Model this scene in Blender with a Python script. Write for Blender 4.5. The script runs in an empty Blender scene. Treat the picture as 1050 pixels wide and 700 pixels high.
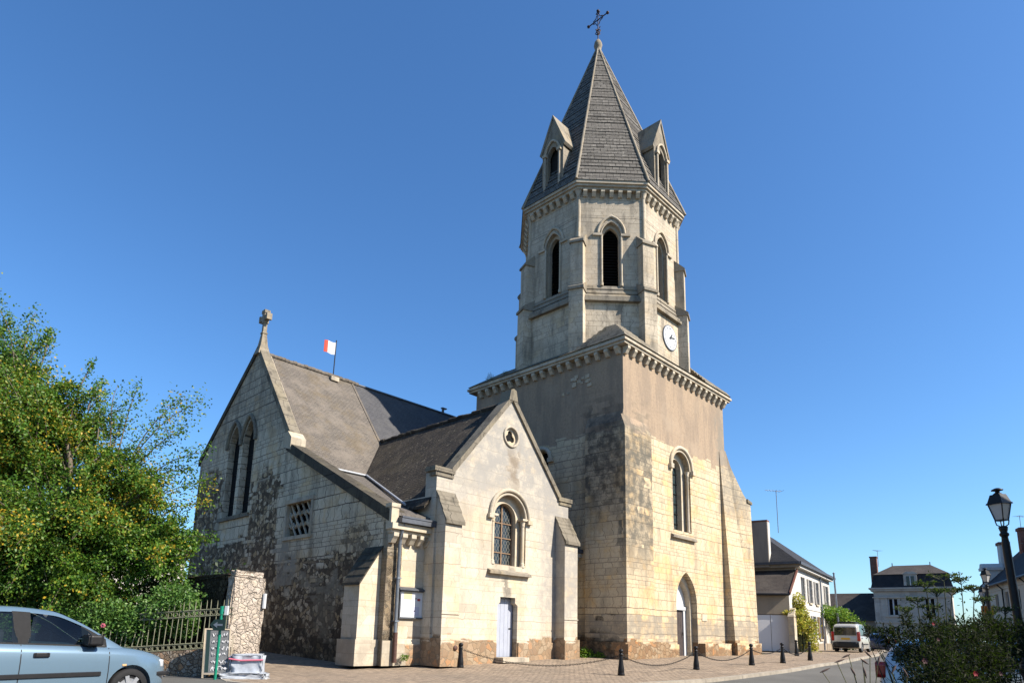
import bpy, bmesh, math, random
import numpy as np
from mathutils import Vector, Matrix, geometry
R = math.radians
S = bpy.context.scene
col = S.collection

# ---------------------------------------------------------------- camera
F_PX, PY, TH, RO = 674.18, 512.3, 0.1994, -0.0236
EYE = Vector((0, 0, 1.25))
fw = Vector((0, math.cos(TH), math.sin(TH))); r0 = Vector((1, 0, 0)); u0 = Vector((0, -math.sin(TH), math.cos(TH)))
rt = r0*math.cos(RO) - u0*math.sin(RO); up = r0*math.sin(RO) + u0*math.cos(RO)
cd = bpy.data.cameras.new('camera'); cam = bpy.data.objects.new('camera', cd); col.objects.link(cam)
cd.sensor_width = 36; cd.lens = F_PX/1050*36; cd.shift_y = (PY-350)/1050
cd.clip_start = .1; cd.clip_end = 3000
M = Matrix((rt, up, -fw)).transposed().to_4x4(); M.translation = EYE; cam.matrix_world = M
S.camera = cam
# ---------------------------------------------------------------- sun, sky, exposure
SUN = Vector((0.929*math.cos(R(40)), -0.37*math.cos(R(40)), math.sin(R(40)))).normalized()
sl = bpy.data.lights.new('sun', 'SUN'); sl.energy = 5.0; sl.angle = R(.53); sl.color = (1, .915, .8)
so = bpy.data.objects.new('sun', sl); col.objects.link(so); so.rotation_euler = (-SUN).to_track_quat('-Z', 'Y').to_euler()
w = bpy.data.worlds.new('World'); S.world = w; w.use_nodes = True
nt = w.node_tree; bg = nt.nodes['Background']; sk = nt.nodes.new('ShaderNodeTexSky')
sk.sky_type = 'NISHITA'; sk.sun_disc = False; sk.sun_elevation = R(40); sk.sun_rotation = math.atan2(SUN.x, SUN.y)
sk.altitude = 0; sk.air_density = 1.0; sk.dust_density = .7; sk.ozone_density = 4.0
hs = nt.nodes.new('ShaderNodeHueSaturation'); hs.inputs['Saturation'].default_value = 1.12; tn = nt.nodes.new('ShaderNodeMix'); tn.data_type = 'RGBA'; tn.blend_type = 'MULTIPLY'; tn.inputs[0].default_value = 1; tn.inputs[7].default_value = (.93, 1.15, 1.3, 1)
nt.links.new(sk.outputs[0], hs.inputs['Color']); nt.links.new(hs.outputs[0], tn.inputs[6]); nt.links.new(tn.outputs[2], bg.inputs[0]); bg.inputs[1].default_value = .078
S.view_settings.view_transform = 'Standard'; S.view_settings.look = 'None'; S.view_settings.gamma = 1
S.view_settings.exposure = 1.08; S.view_settings.use_curve_mapping = False

random.seed(7); rng = np.random.default_rng(7)

# ================================================================ materials
ALB = .62   # overall reflectance scale
class G:
    def __init__(s, name):
        s.m = bpy.data.materials.new(name); s.m.use_nodes = True; s.nt = s.m.node_tree
        s.nt.nodes.clear(); s.out = s.nt.nodes.new('ShaderNodeOutputMaterial')
    def n(s, typ, ins=None, **at):
        nd = s.nt.nodes.new('ShaderNode'+typ)
        for k, v in at.items(): setattr(nd, k, v)
        for k, v in (ins or {}).items(): s.put(nd.inputs[k], v)
        return nd
    def put(s, sock, v):
        if isinstance(v, bpy.types.NodeSocket): s.nt.links.new(v, sock)
        else:
            if hasattr(sock.default_value, '__len__') and not isinstance(v, (int, float)):
                v = tuple(v)
                if len(sock.default_value) == 4 and len(v) == 3: v = v+(1,)
            sock.default_value = v
    def math(s, op, a, b=0, c=0):
        nd = s.n('Math', {0: a, 1: b, 2: c}, operation=op); return nd.outputs[0]
    def mix(s, f, a, b, blend='MIX'):
        nd = s.n('Mix', {0: f, 6: a, 7: b}, data_type='RGBA', blend_type=blend); return nd.outputs[2]
    def ramp(s, f, stops):
        nd = s.n('ValToRGB', {0: f}); e = nd.color_ramp.elements
        while len(e) < len(stops): e.new(.5)
        for x, (p, c) in zip(e, stops): x.position = p; x.color = (c, c, c, 1) if isinstance(c, (int, float)) else tuple(c)+(1,)
        return nd.outputs[0]
    def noise(s, vec, sc, det=4, ro=.6, out=0):
        return s.n('TexNoise', {'Vector': vec, 'Scale': sc, 'Detail': det, 'Roughness': ro}).outputs[out]
    def step(s, x, a, b):
        nd = s.n('MapRange', {0: x, 1: a, 2: b, 3: 0., 4: 1.}, interpolation_type='SMOOTHSTEP'); return nd.outputs[0]
    def obj(s): return s.n('TexCoord').outputs['Object']
    def uv(s): return s.n('TexCoord').outputs['UV']
    def vm(s, op, a, b=(0, 0, 0), sc=None):
        nd = s.n('VectorMath', {0: a, 1: b}, operation=op)
        if sc is not None: s.put(nd.inputs['Scale'], sc)
        return nd.outputs[0]
    def bump(s, h, st=.4, d=.02):
        return s.n('Bump', {'Height': h, 'Strength': st, 'Distance': d}).outputs[0]
    def bsdf(s, color, rough=.85, nrm=None, metal=0, spec=.3, **kw):
        if isinstance(color, bpy.types.NodeSocket): color = s.mix(1., color, (ALB, ALB, ALB), 'MULTIPLY')
        else: color = tuple(x*ALB for x in color[:3])
        ins = {'Base Color': color, 'Roughness': rough, 'Metallic': metal, 'Specular IOR Level': spec}
        if nrm is not None: ins['Normal'] = nrm
        ins.update(kw)
        b = s.n('BsdfPrincipled', ins); s.nt.links.new(b.outputs[0], s.out.inputs[0]); return s.m

def plain(name, c, rough=.7, var=.15, sc=6, metal=0, spec=.3, bump=0, **kw):
    g = G(name); o = g.obj(); n = g.noise(o, sc, 5)
    k = g.ramp(n, [(.3, tuple(x*(1-var) for x in c)), (.7, tuple(min(1, x*(1+var)) for x in c))])
    return g.bsdf(k, rough, g.bump(n, bump, .01) if bump else None, metal, spec, **kw)

def rubble_col(g, uv, sc, stops, dark):
    n = g.noise(uv, 2.2, 3, .6, 1); d = g.vm('ADD', uv, g.vm('SCALE', n, sc=.25))
    v = g.n('TexVoronoi', {'Vector': d, 'Scale': sc}, feature='F1')
    e = g.n('TexVoronoi', {'Vector': d, 'Scale': sc}, feature='DISTANCE_TO_EDGE')
    r = g.n('SeparateColor', {0: v.outputs['Color']}).outputs[0]
    c = g.ramp(r, stops)
    fine = g.noise(uv, 28, 4); c = g.mix(g.step(fine, .35, .62), g.mix(.55, c, dark), c)
    m = g.step(e.outputs[0], .01, .11); c = g.mix(m, dark, c)
    return c, g.math('ADD', g.math('MULTIPLY', m, .7), g.math('MULTIPLY', fine, .5))

def stone(name, c1, c2, c3, mortar, bw=.52, bh=.3, zones=(), grime=((.16, .15, .13), .5, .35), bump=.5, msize=.012, seed=0., amp=.5, och=.6, fine_amt=.35, spots=.45):
    """ashlar; zones = list of (dict axis->(lo,hi), colour or 'rubble' tuple, strength)"""
    g = G(name); uv = g.uv(); o = g.obj()
    on = g.vm('ADD', o, (seed, seed*1.7, seed*.6))
    wob = g.vm('SCALE', g.vm('SUBTRACT', g.noise(on, 1.3, 2, .5, 1), (.5, .5, .5)), sc=.05)
    su = g.n('SeparateXYZ', {0: uv}); vv = su.outputs[1]
    cz = g.n('TexNoise', {'W': g.math('ADD', g.math('MULTIPLY', vv, .9), seed), 'Scale': 1., 'Detail': 2.}, noise_dimensions='1D').outputs[0]
    fine_w = g.vm('SCALE', g.vm('SUBTRACT', g.noise(on, 9, 2, .5, 1), (.5, .5, .5)), sc=.022)
    cu_ = g.n('TexNoise', {'Vector': g.n('CombineXYZ', {0: g.math('MULTIPLY', su.outputs[0], .7), 1: g.math('MULTIPLY', vv, 3.1), 2: seed}).outputs[0], 'Scale': 1., 'Detail': 1.}).outputs[0]
    uvw = g.vm('ADD', g.vm('ADD', uv, g.vm('ADD', wob, fine_w)), g.n('CombineXYZ', {0: g.math('MULTIPLY', cu_, .5), 1: g.math('MULTIPLY', cz, 1.1), 2: 0.}).outputs[0])
    b = g.n('TexBrick', {'Vector': uvw, 'Color1': c1, 'Color2': c2, 'Mortar': mortar, 'Scale': 1., 'Mortar Size': msize, 'Mortar Smooth': .3, 'Bias': -.1, 'Brick Width': bw, 'Row Height': bh}, offset=.5, squash=1.25, squash_frequency=3)
    bid = g.n('TexBrick', {'Vector': uvw, 'Color1': (0, 0, 0), 'Color2': (1, 1, 1), 'Mortar': (.3, .3, .3), 'Scale': 1., 'Mortar Size': 0., 'Bias': 0., 'Brick Width': bw, 'Row Height': bh}, offset=.5, squash=1.25, squash_frequency=3)
    idv = g.n('SeparateColor', {0: bid.outputs[0]}).outputs[0]
    c = b.outputs[0]
    n1 = g.noise(on, .9, 4); n2 = g.noise(on, 9, 6, .65); n3 = g.noise(on, 45, 3, .6)
    # some ochre blocks
    c = g.mix(g.math('MULTIPLY', g.math('MULTIPLY', g.step(n1, .46, .62), och), g.math('ADD', .35, g.math('MULTIPLY', idv, .65))), c, c3)
    # each block its own tone
    c = g.mix(1., c, g.ramp(idv, [(.0, .72), (.35, .95), (.7, 1.), (1., 1.12)]), 'MULTIPLY')
    # fine mottling
    c = g.mix(g.math('MULTIPLY', g.step(n2, .45, .72), fine_amt), c, g.mix(.6, c, grime[0]))
    c = g.mix(g.math('MULTIPLY', g.step(n3, .52, .68), .45), c, g.mix(.5, c, grime[0])); n4 = g.noise(on, 3.2, 7, .78); c = g.mix(g.math('MULTIPLY', g.step(n4, .54, .64), spots), c, g.mix(.35, grime[0], c))
    # broad weather stains with vertical drips
    dr = g.noise(g.vm('MULTIPLY', on, (1.6, 1.6, .28)), 1/grime[2]*.35, 6, .65)
    c = g.mix(g.math('MULTIPLY', g.step(dr, .48, .68), grime[1]), c, grime[0])
    h = g.math('ADD', g.math('MULTIPLY', g.math('SUBTRACT', 1., b.outputs['Fac']), 1.), g.math('ADD', g.math('MULTIPLY', n2, .5), g.math('MULTIPLY', idv, .25)))
    if zones:
        po = g.vm('ADD', o, g.vm('SCALE', g.vm('SUBTRACT', g.noise(on, 1.1, 6, .68, 1), (.5, .5, .5)), sc=amp*1.3)); ido = g.math('MULTIPLY', g.math('SUBTRACT', idv, .5), amp*1.6); po = g.vm('ADD', po, g.n('CombineXYZ', {0: ido, 1: ido, 2: ido}).outputs[0])
        sx = g.n('SeparateXYZ', {0: po})
        for rngs, cc, st in zones:
            mk = None
            for ax, val in rngs.items():
                lo, hi = val[:2]; sf = val[2] if len(val) > 2 else .06
                x = sx.outputs['uvz'.index(ax)]
                for t in ((g.step(x, lo-sf, lo+sf) if lo is not None else None), (g.math('SUBTRACT', 1., g.step(x, hi-sf, hi+sf)) if hi is not None else None)):
                    if t is not None: mk = t if mk is None else g.math('MULTIPLY', mk, t)
            if cc == 'rubble' or cc == 'redrubble':
                if cc == 'rubble': rc, rh = rubble_col(g, uv, 5.2, [(.1, (.15, .105, .068)), (.35, (.27, .195, .125)), (.6, (.42, .315, .2)), (.75, (.7, .5, .27)), (.9, (.9, .72, .5))], (.12, .088, .06))
                else: rc, rh = rubble_col(g, uv, 4.5, [(.1, (.3, .17, .09)), (.45, (.42, .27, .15)), (.7, (.5, .38, .25)), (.9, (.55, .25, .09))], (.25, .17, .1))
                mk = g.math('MULTIPLY', mk, st)
                if cc == 'rubble': mk = g.math('MULTIPLY', mk, g.math('SUBTRACT', 1., g.math('MULTIPLY', .75, g.step(g.noise(uvw, 1.25, 3, .75), .57, .63))))
                c = g.mix(mk, c, rc)
                h = g.math('ADD', g.math('MULTIPLY', h, g.math('SUBTRACT', 1., mk)), g.math('MULTIPLY', g.math('MULTIPLY', rh, 1.8), mk))
            elif cc == 'render':
                rc = g.mix(g.step(n2, .4, .7), (.5, .375, .26), (.4, .3, .21)); rc = g.mix(g.math('MULTIPLY', g.step(dr, .42, .62), .65), rc, (.32, .25, .19)); rc = g.mix(g.math('MULTIPLY', g.step(n1, .5, .7), .5), rc, (.52, .405, .29)); rc = g.mix(g.math('MULTIPLY', g.step(n3, .55, .8), .4), rc, (.16, .13, .1))
                mk = g.math('MULTIPLY', mk, st); c = g.mix(mk, c, rc)
                h = g.math('ADD', g.math('MULTIPLY', h, g.math('SUBTRACT', 1., mk)), g.math('MULTIPLY', n3, g.math('MULTIPLY', mk, .8)))
            else:
                pk = g.step(g.noise(on, 2.4, 6, .7), .33, .6)
                c = g.mix(g.math('MULTIPLY', g.math('MULTIPLY', mk, st), g.math('ADD', .35, g.math('MULTIPLY', pk, .65))), c, cc)
    return g.bsdf(c, .92, g.bump(h, bump, .025), spec=.15)

def roofmat(name, c1, c2, c3, gap, bw=.22, bh=.13, lich=((.4, .39, .33), .5, .62), bump=.5, wob=.03, moss=None):
    g = G(name); uv = g.uv(); o = g.obj()
    uvw = g.vm('ADD', uv, g.vm('SCALE', g.vm('SUBTRACT', g.noise(o, 2.5, 3, .6, 1), (.5, .5, .5)), sc=wob*2))
    b = g.n('TexBrick', {'Vector': uvw, 'Color1': c1, 'Color2': c2, 'Mortar': gap, 'Scale': 1., 'Mortar Size': (.024 if 'spire' in name else .012), 'Mortar Smooth': .4, 'Bias': 0., 'Brick Width': bw, 'Row Height': bh}, offset=.5)
    n1 = g.noise(o, 1.1, 5, .65); n2 = g.noise(o, 11, 5, .7); n3 = g.noise(o, 5.5, 6, .75)
    c = g.mix(g.step(n1, .42, .66), b.outputs[0], c3)
    c = g.mix(g.math('MULTIPLY', g.step(n2, .45, .7), .5), c, gap)
    c = g.mix(g.math('MULTIPLY', g.step(n3, lich[2]-.05, lich[2]+.06), lich[1]), c, lich[0])
    if moss: c = g.mix(g.math('MULTIPLY', g.step(g.noise(o, .7, 5, .7), .5, .66), moss[1]), c, moss[0])
    row = g.math('FRACT', g.math('DIVIDE', g.n('SeparateXYZ', {0: uvw}).outputs[1], bh))
    h = g.math('ADD', g.math('SUBTRACT', g.math('MULTIPLY', n2, .6), g.math('MULTIPLY', b.outputs['Fac'], .6)), g.math('SUBTRACT', 1., row))
    return g.bsdf(c, .88, g.bump(h, bump, .03), spec=.25)

MT = {}
CR1, CR2, OC, MO = (.66, .555, .385), (.56, .47, .33), (.56, .37, .16), (.36, .29, .2)
GRM = (.17, .155, .125)
MT['tower'] = stone('tower_stone', (.95, .77, .52), (.72, .565, .365), (.84, .56, .26), (.34, .26, .175), zones=[
    ({'z': (9.9, None, .05)}, 'render', 1.),
    ({'u': (-1, 1.95, .2), 'v': (-1, .02, .04), 'z': (4.0, 10.6, 1.6)}, (.17, .155, .125), .95),
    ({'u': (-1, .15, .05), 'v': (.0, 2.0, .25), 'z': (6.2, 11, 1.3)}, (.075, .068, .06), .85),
    ({'u': (8.9, 12, .2), 'z': (7.2, 13, .6)}, (.3, .27, .22), .7),
    ({'z': (.85, 1.75, .08)}, (.36, .315, .25), .85),
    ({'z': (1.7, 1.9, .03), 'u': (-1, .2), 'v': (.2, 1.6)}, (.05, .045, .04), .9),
    ({'z': (None, .62, .06)}, 'redrubble', .95),
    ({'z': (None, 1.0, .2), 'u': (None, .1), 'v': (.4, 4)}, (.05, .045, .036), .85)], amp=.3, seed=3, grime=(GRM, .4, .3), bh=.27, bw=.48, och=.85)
MT['nave'] = stone('nave_gable_stone', (1., .85, .63), (.76, .64, .47), (.78, .52, .25), (.2, .155, .115), zones=[
    ({'z': (None, 3.5, .1)}, 'rubble', 1.),
    ({'v': (10.2, 12.7, .1), 'z': (3, 7.6, .2)}, 'rubble', 1.),
    ({'v': (16.3, 30, .1), 'z': (3, 8.4, .2)}, 'rubble', 1.),
    ({'v': (13, 30, .1), 'z': (3, 4.7, .1)}, 'rubble', 1.),
    ({'v': (8.7, 9.95, .05), 'z': (2.4, 4.2, .05)}, (.42, .375, .3), 1.),
    ({'v': (5.0, 8.0, .05), 'z': (2.25, 2.75, .05)}, (.36, .31, .235), .8),
    ({'v': (5.3, 6.6, .2), 'z': (.6, 2.2, .2)}, (.33, .28, .2), .6),
    ({'v': (3.2, 4.9, .2), 'z': (3.4, 4.6, .2)}, 'rubble', .8),
    ({'z': (None, .8, .3)}, (.07, .055, .04), .75),
    ({'z': (9.3, None, 1.2)}, (.17, .155, .13), .55)], amp=.55, seed=11, grime=((.12, .105, .085), .5, .35), bh=.3, bw=.5, msize=.016)
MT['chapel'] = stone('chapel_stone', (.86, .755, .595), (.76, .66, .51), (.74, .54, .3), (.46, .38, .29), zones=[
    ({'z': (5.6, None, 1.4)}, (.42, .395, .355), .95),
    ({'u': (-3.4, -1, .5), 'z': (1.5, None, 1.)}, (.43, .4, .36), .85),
    ({'u': (-5.5, -4.9, .12), 'z': (6.3, 8.0, .5)}, (.27, .19, .11), .6),
    ({'u': (-5.4, -5.0, .08), 'z': (2.25, 3.2, .1)}, (.2, .18, .15), .8),
    ({'z': (None, .6, .04)}, 'redrubble', .85)], amp=.3, seed=5, grime=((.33, .29, .225), .3, .35), bh=.32, bw=.6, msize=.007, bump=.3)
MT['aisle'] = stone('aisle_stone', (.86, .755, .59), (.77, .67, .515), (.72, .54, .3), (.5, .42, .32), zones=[({'z': (None, .55, .04), 'u': (-9.7, 0)}, 'redrubble', .8), ({'u': (None, -9.7), 'z': (None, .6, .2)}, (.42, .36, .28), .7)], amp=.2, seed=8, grime=((.35, .3, .23), .25, .35), bh=.32, bw=.6, msize=.007, bump=.3)
MT['belfry'] = stone('belfry_stone', (.92, .79, .605), (.66, .56, .425), (.7, .52, .3), (.25, .205, .155), zones=[
    ({'z': (16.9, None, .1)}, (.46, .395, .31), .4), ({'z': (None, 15.4, .4)}, (.32, .29, .23), .4)], amp=.3, seed=17, grime=((.13, .115, .095), .65, .3), bh=.3, bw=.55, msize=.009, bump=.35)
MT['trim'] = stone('trim_stone', (.74, .64, .495), (.63, .545, .42), (.64, .49, .3), (.48, .41, .315), zones=(), seed=23, grime=((.2, .18, .15), .55, .3), bw=.8, bh=.6, msize=.005, bump=.3)
MT['trim_warm'] = stone('warm_trim_stone', (.82, .715, .55), (.74, .64, .49), (.68, .5, .28), (.55, .46, .35), zones=(), seed=29, grime=((.3, .26, .2), .3, .3), bw=.9, bh=.4, msize=.005, bump=.25)
MT['dirtytrim'] = stone('weathered_trim_stone', (.44, .385, .3), (.35, .305, .24), (.45, .35, .21), (.25, .215, .165), zones=(), seed=37, grime=((.09, .08, .07), .65, .25), bw=.8, bh=.6, msize=.006, bump=.4)
MT['darkcoping'] = stone('dark_mossy_coping', (.13, .115, .09), (.08, .07, .055), (.2, .17, .11), (.05, .043, .035), zones=(), seed=33, grime=((.04, .036, .03), .6, .25), bw=.6, bh=.6, bump=.8)
MT['coping'] = stone('mossy_coping_stone', (.34, .295, .225), (.23, .2, .155), (.38, .32, .21), (.1, .09, .075), zones=(), seed=31, grime=((.06, .055, .045), .7, .25), bw=.7, bh=.7, bump=.6)
MT['spire'] = roofmat('spire_stone_scales', (.25, .23, .2), (.13, .12, .105), (.17, .155, .135), (.055, .05, .043), .36, .27, ((.4, .37, .32), .7, .6), 1.0, .05)
MT['naveroof'] = roofmat('weathered_nave_tiles', (.21, .182, .152), (.16, .14, .12), (.235, .2, .165), (.09, .078, .066), .2, .12, ((.36, .32, .26), .4, .63), .35, .03, ((.2, .145, .07), .35))
MT['newslate'] = roofmat('grey_slate', (.105, .105, .112), (.09, .09, .096), (.115, .113, .115), (.05, .05, .055), .24, .16, ((.2, .2, .2), .15, .7), .25, .01)
MT['chaproof'] = roofmat('mossy_brown_tiles', (.06, .047, .034), (.034, .028, .021), (.085, .068, .048), (.014, .012, .01), .19, .13, ((.26, .22, .15), .8, .6), 1.0, .06, ((.07, .055, .03), .5))
MT['aisleroof'] = roofmat('aisle_tiles', (.2, .175, .15), (.165, .145, .125), (.19, .17, .145), (.08, .07, .06), .2, .12, ((.3, .27, .22), .4, .62), .5)
MT['slate'] = roofmat('dark_slate', (.045, .047, .055), (.034, .036, .042), (.05, .05, .055), (.015, .015, .018), .24, .16, ((.16, .16, .16), .2, .68), .3, .01)
MT['brownroof'] = roofmat('brown_flat_tiles', (.085, .068, .058), (.065, .053, .047), (.095, .08, .068), (.03, .026, .023), .18, .12, ((.2, .18, .15), .4, .64), .5)
MT['iron'] = plain('black_iron', (.018, .018, .02), .45, .3, 9, .3)
MT['rust'] = plain('rusty_iron', (.05, .03, .035), .7, .3, 9)
MT['zinc'] = plain('zinc', (.33, .36, .4), .4, .15, 6, .6)
MT['darkzinc'] = plain('dark_zinc', (.13, .14, .16), .5, .2, 6, .3)
MT['rustpipe'] = plain('cast_iron_shoe', (.12, .06, .045), .7, .3, 12)
MT['flash'] = plain('lead_flashing', (.55, .58, .62), .45, .12, 5, .3)
MT['dark'] = plain('dark_interior', (.006, .006, .006), .95, .1)
MT['louver'] = plain('old_louvre_wood', (.02, .018, .016), .85, .3, 9)
MT['greydoor'] = plain('pale_grey_door_paint', (.5, .53, .62), .5, .06, 4)
MT['doordark'] = plain('weathered_brown_door', (.09, .07, .065), .6, .25, 6)
MT['whitepaint'] = plain('white_gate_paint', (.98, .98, 1.0), .45, .03, 4)
MT['white'] = plain('white_enamel', (.78, .79, .8), .35, .04, 4)
MT['wood'] = plain('brown_wood', (.3, .19, .11), .6, .25, 12)
MT['paper_yellow'] = plain('yellow_paper', (.85, .75, .42), .7, .05)
MT['paper_lilac'] = plain('lilac_paper', (.7, .7, .86), .7, .08, 14)
MT['paper_white'] = plain('white_paper', (.95, .96, .98), .7, .03)
MT['red'] = plain('red_print', (.5, .05, .05), .6, .1)
MT['ink'] = plain('dark_ink', (.03, .03, .035), .6, .1)

def leaded(name, base, lead, s=.16, frame=(.28, .17, .09)):
    g = G(name); uv = g.uv(); sp = g.n('SeparateXYZ', {0: uv})
    a = g.math('DIVIDE', g.math('ADD', sp.outputs[0], g.math('MULTIPLY', sp.outputs[1], .62)), s); b = g.math('DIVIDE', g.math('SUBTRACT', sp.outputs[0], g.math('MULTIPLY', sp.outputs[1], .62)), s)
    l = g.math('MINIMUM', g.math('ABSOLUTE', g.math('SUBTRACT', g.math('FRACT', a), .5)), g.math('ABSOLUTE', g.math('SUBTRACT', g.math('FRACT', b), .5)))
    m = g.math('LESS_THAN', l, .09)
    n = g.noise(uv, 7, 3); gl = g.ramp(n, [(.35, tuple(x*.5 for x in base)), (.65, base)])
    return g.bsdf(g.mix(m, gl, lead), g.math('ADD', .12, g.math('MULTIPLY', m, .5)), g.bump(g.noise(uv, 4, 2), .15, .02), spec=.5)
MT['leaded'] = leaded('leaded_glass', (.035, .042, .045), (.12, .12, .1))
MT['stained'] = leaded('stained_glass', (.05, .085, .09), (.015, .015, .015), .3)
MT['darkglass'] = plain('dark_glass', (.012, .014, .018), .08, .3, 2, 0, .5)
g = G('house_glass'); MT['glass'] = g.bsdf(g.ramp(g.noise(g.obj(), 2, 2), [(.3, (.03, .035, .045)), (.7, (.10, .115, .135))]), .06, spec=.6)

def ashplain(name, c, var=.12): return stone(name, c, tuple(x*(1-var) for x in c), tuple(x*.9 for x in c), tuple(x*.8 for x in c), seed=len(name)*1.3, grime=(tuple(x*.5 for x in c), .35, .4), bw=.7, bh=.35, msize=.006, bump=.2)
def stucco(name, c, dirt=.35, sc=.35):
    g = G(name); o = g.obj(); n = g.noise(o, 30, 4); d = g.noise(g.vm('MULTIPLY', o, (1.5, 1.5, .4)), 1.2, 6, .65)
    k = g.mix(g.math('MULTIPLY', g.step(d, .45, .75), dirt), c, tuple(x*.55 for x in c)); k = g.mix(g.math('MULTIPLY', g.step(n, .5, .8), .25), k, tuple(x*.75 for x in c))
    return g.bsdf(k, .9, g.bump(n, .3, .01), spec=.15)
MT['whitewall'] = stucco('white_stucco', (.78, .75, .69), .2)
MT['tanwall'] = stucco('tan_stucco', (.42, .35, .265), .4)
MT['greystucco'] = stucco('grey_stucco', (.40, .345, .29), .45)
MT['mansard'] = ashplain('mansard_stone', (.78, .7, .6))
MT['rowwall'] = stucco('row_house_stucco', (.85, .7, .55), .3)
MT['brick'] = stone('red_brick', (.3, .1, .07), (.22, .08, .06), (.3, .15, .1), (.3, .25, .2), bw=.22, bh=.07, seed=41, msize=.006)
g = G('shade_darkened_rubble'); c, h = rubble_col(g, g.uv(), 7, [(.1, (.06, .05, .035)), (.5, (.1, .08, .06)), (.9, (.15, .12, .08))], (.035, .028, .02)); MT['shaderubble'] = g.bsdf(c, .95, g.bump(h, .9, .04), spec=.1)  # dark old rubble, with shade put into its colour for the wall's long side
g = G('rough_limewash'); c, h = rubble_col(g, g.uv(), 7, [(.1, (.68, .57, .46)), (.5, (.78, .67, .56)), (.9, (.82, .69, .54))], (.7, .6, .49)); o_ = g.obj(); n_ = g.noise(o_, 5, 7, .75); c = g.mix(g.math('MULTIPLY', g.step(n_, .5, .66), .6), c, (.33, .26, .2)); MT['limewash'] = g.bsdf(c, .95, g.bump(g.math('ADD', h, g.math('MULTIPLY', n_, 1.5)), 1., .06), spec=.1)
g = G('rubble_wall'); c, h = rubble_col(g, g.uv(), 9.5, [(.1, (.3, .22, .15)), (.4, (.45, .36, .26)), (.75, (.55, .48, .4)), (.93, (.55, .32, .17))], (.2, .155, .115)); MT['rubblewall'] = g.bsdf(c, .95, g.bump(h, .9, .04), spec=.1)
MT['fence'] = plain('olive_fence_paint', (.23, .23, .15), .6, .3, 9)
MT['green'] = plain('green_paint', (.01, .26, .16), .4, .06)
MT['darksign'] = plain('dark_green_sign', (.02, .045, .04), .4, .1)
g = G('slate_board'); MT['board'] = g.bsdf(g.ramp(g.noise(g.obj(), 7, 6, .7), [(.35, (.13, .14, .15)), (.7, (.24, .25, .26))]), .7)
MT['chalk'] = plain('chalk', (.75, .76, .78), .9, .1, 40)
MT['plastic'] = plain('pale_plastic_wrap', (.56, .6, .66), .4, .2, 8, bump=.4)
MT['pink'] = plain('pink_tape', (.75, .2, .28), .5, .05)

# ground materials
def setts():
    g = G('granite_setts'); o = g.obj(); v = g.vm('ADD', o, g.vm('SCALE', g.noise(o, .8, 3, .6, 1), sc=.12))
    rot = g.n('VectorRotate', {'Vector': v, 'Angle': .75}, rotation_type='Z_AXIS').outputs[0]
    b = g.n('TexBrick', {'Vector': rot, 'Color1': (.5, .385, .275), 'Color2': (.36, .275, .2), 'Mortar': (.16, .125, .09), 'Scale': 1., 'Mortar Size': .014, 'Mortar Smooth': .3, 'Bias': 0., 'Brick Width': .2, 'Row Height': .13}, offset=.5)
    n1 = g.noise(o, .35, 6, .65); n2 = g.noise(o, 3.5, 6, .75); n3 = g.noise(o, 22, 4, .7)
    c = g.mix(g.math('MULTIPLY', g.step(n1, .42, .65), .55), b.outputs[0], (.24, .195, .15))
    c = g.mix(g.math('MULTIPLY', g.step(n2, .48, .62), .6), c, (.56, .44, .32))
    c = g.mix(g.math('MULTIPLY', g.step(g.noise(o, 1.6, 6, .75), .52, .62), .5), c, (.17, .14, .11))
    c = g.mix(g.math('MULTIPLY', g.step(n3, .55, .75), .4), c, (.15, .125, .1))
    h = g.math('ADD', g.math('SUBTRACT', 1., b.outputs['Fac']), g.math('MULTIPLY', n2, .8))
    return g.bsdf(c, .85, g.bump(h, .7, .03), spec=.2)
MT['setts'] = setts()
g = G('asphalt'); o = g.obj(); n1 = g.noise(o, .3, 6, .65); n2 = g.noise(o, 60, 3); c = g.mix(g.step(n1, .4, .65), (.15, .145, .132), (.185, .18, .165)); c = g.mix(g.math('MULTIPLY', g.step(n2, .45, .7), .5), c, (.1, .098, .09)); MT['asphalt'] = g.bsdf(c, .9, g.bump(n2, .4, .01), spec=.2)
MT['kerb'] = plain('kerb_granite', (.42, .37, .3), .85, .25, 3, bump=.3)
MT['earth'] = plain('earth', (.16, .13, .09), .95, .3, 1.5, bump=.4)

def leafmat(name, stops, trans=.35, rough=.5):
    g = G(name); ge = g.n('NewGeometry'); r = ge.outputs['Random Per Island']
    if name == 'tree_leaves': r = g.math('ADD', g.math('MULTIPLY', r, .78), g.math('MULTIPLY', g.math('SUBTRACT', g.noise(g.obj(), .55, 4, .6), .36), 1.5))
    c = g.ramp(r, stops)
    d = g.n('BsdfPrincipled', {'Base Color': c, 'Roughness': rough, 'Specular IOR Level': .12 if rough > .7 else .35}); t = g.n('BsdfTranslucent', {'Color': g.mix(.5, c, (.17, .3, .02))})
    mx = g.n('MixShader', {0: trans}); g.nt.links.new(d.outputs[0], mx.inputs[1]); g.nt.links.new(t.outputs[0], mx.inputs[2]); g.nt.links.new(mx.outputs[0], g.out.inputs[0])
    return g.m
MT['treeleaf'] = leafmat('tree_leaves', [(.0, (.022, .065, .008)), (.4, (.05, .125, .012)), (.68, (.085, .17, .016)), (.84, (.14, .2, .025)), (.95, (.28, .25, .03)), (1., (.4, .27, .02))], .33)
MT['roseleaf'] = leafmat('rose_leaves', [(.0, (.035, .09, .015)), (.5, (.07, .16, .03)), (.9, (.13, .22, .05))], .3)
MT['vinegold'] = leafmat('golden_vine_leaves', [(.0, (.3, .3, .04)), (.4, (.46, .38, .06)), (.7, (.55, .42, .08)), (.9, (.26, .32, .05))], .35)
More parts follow.
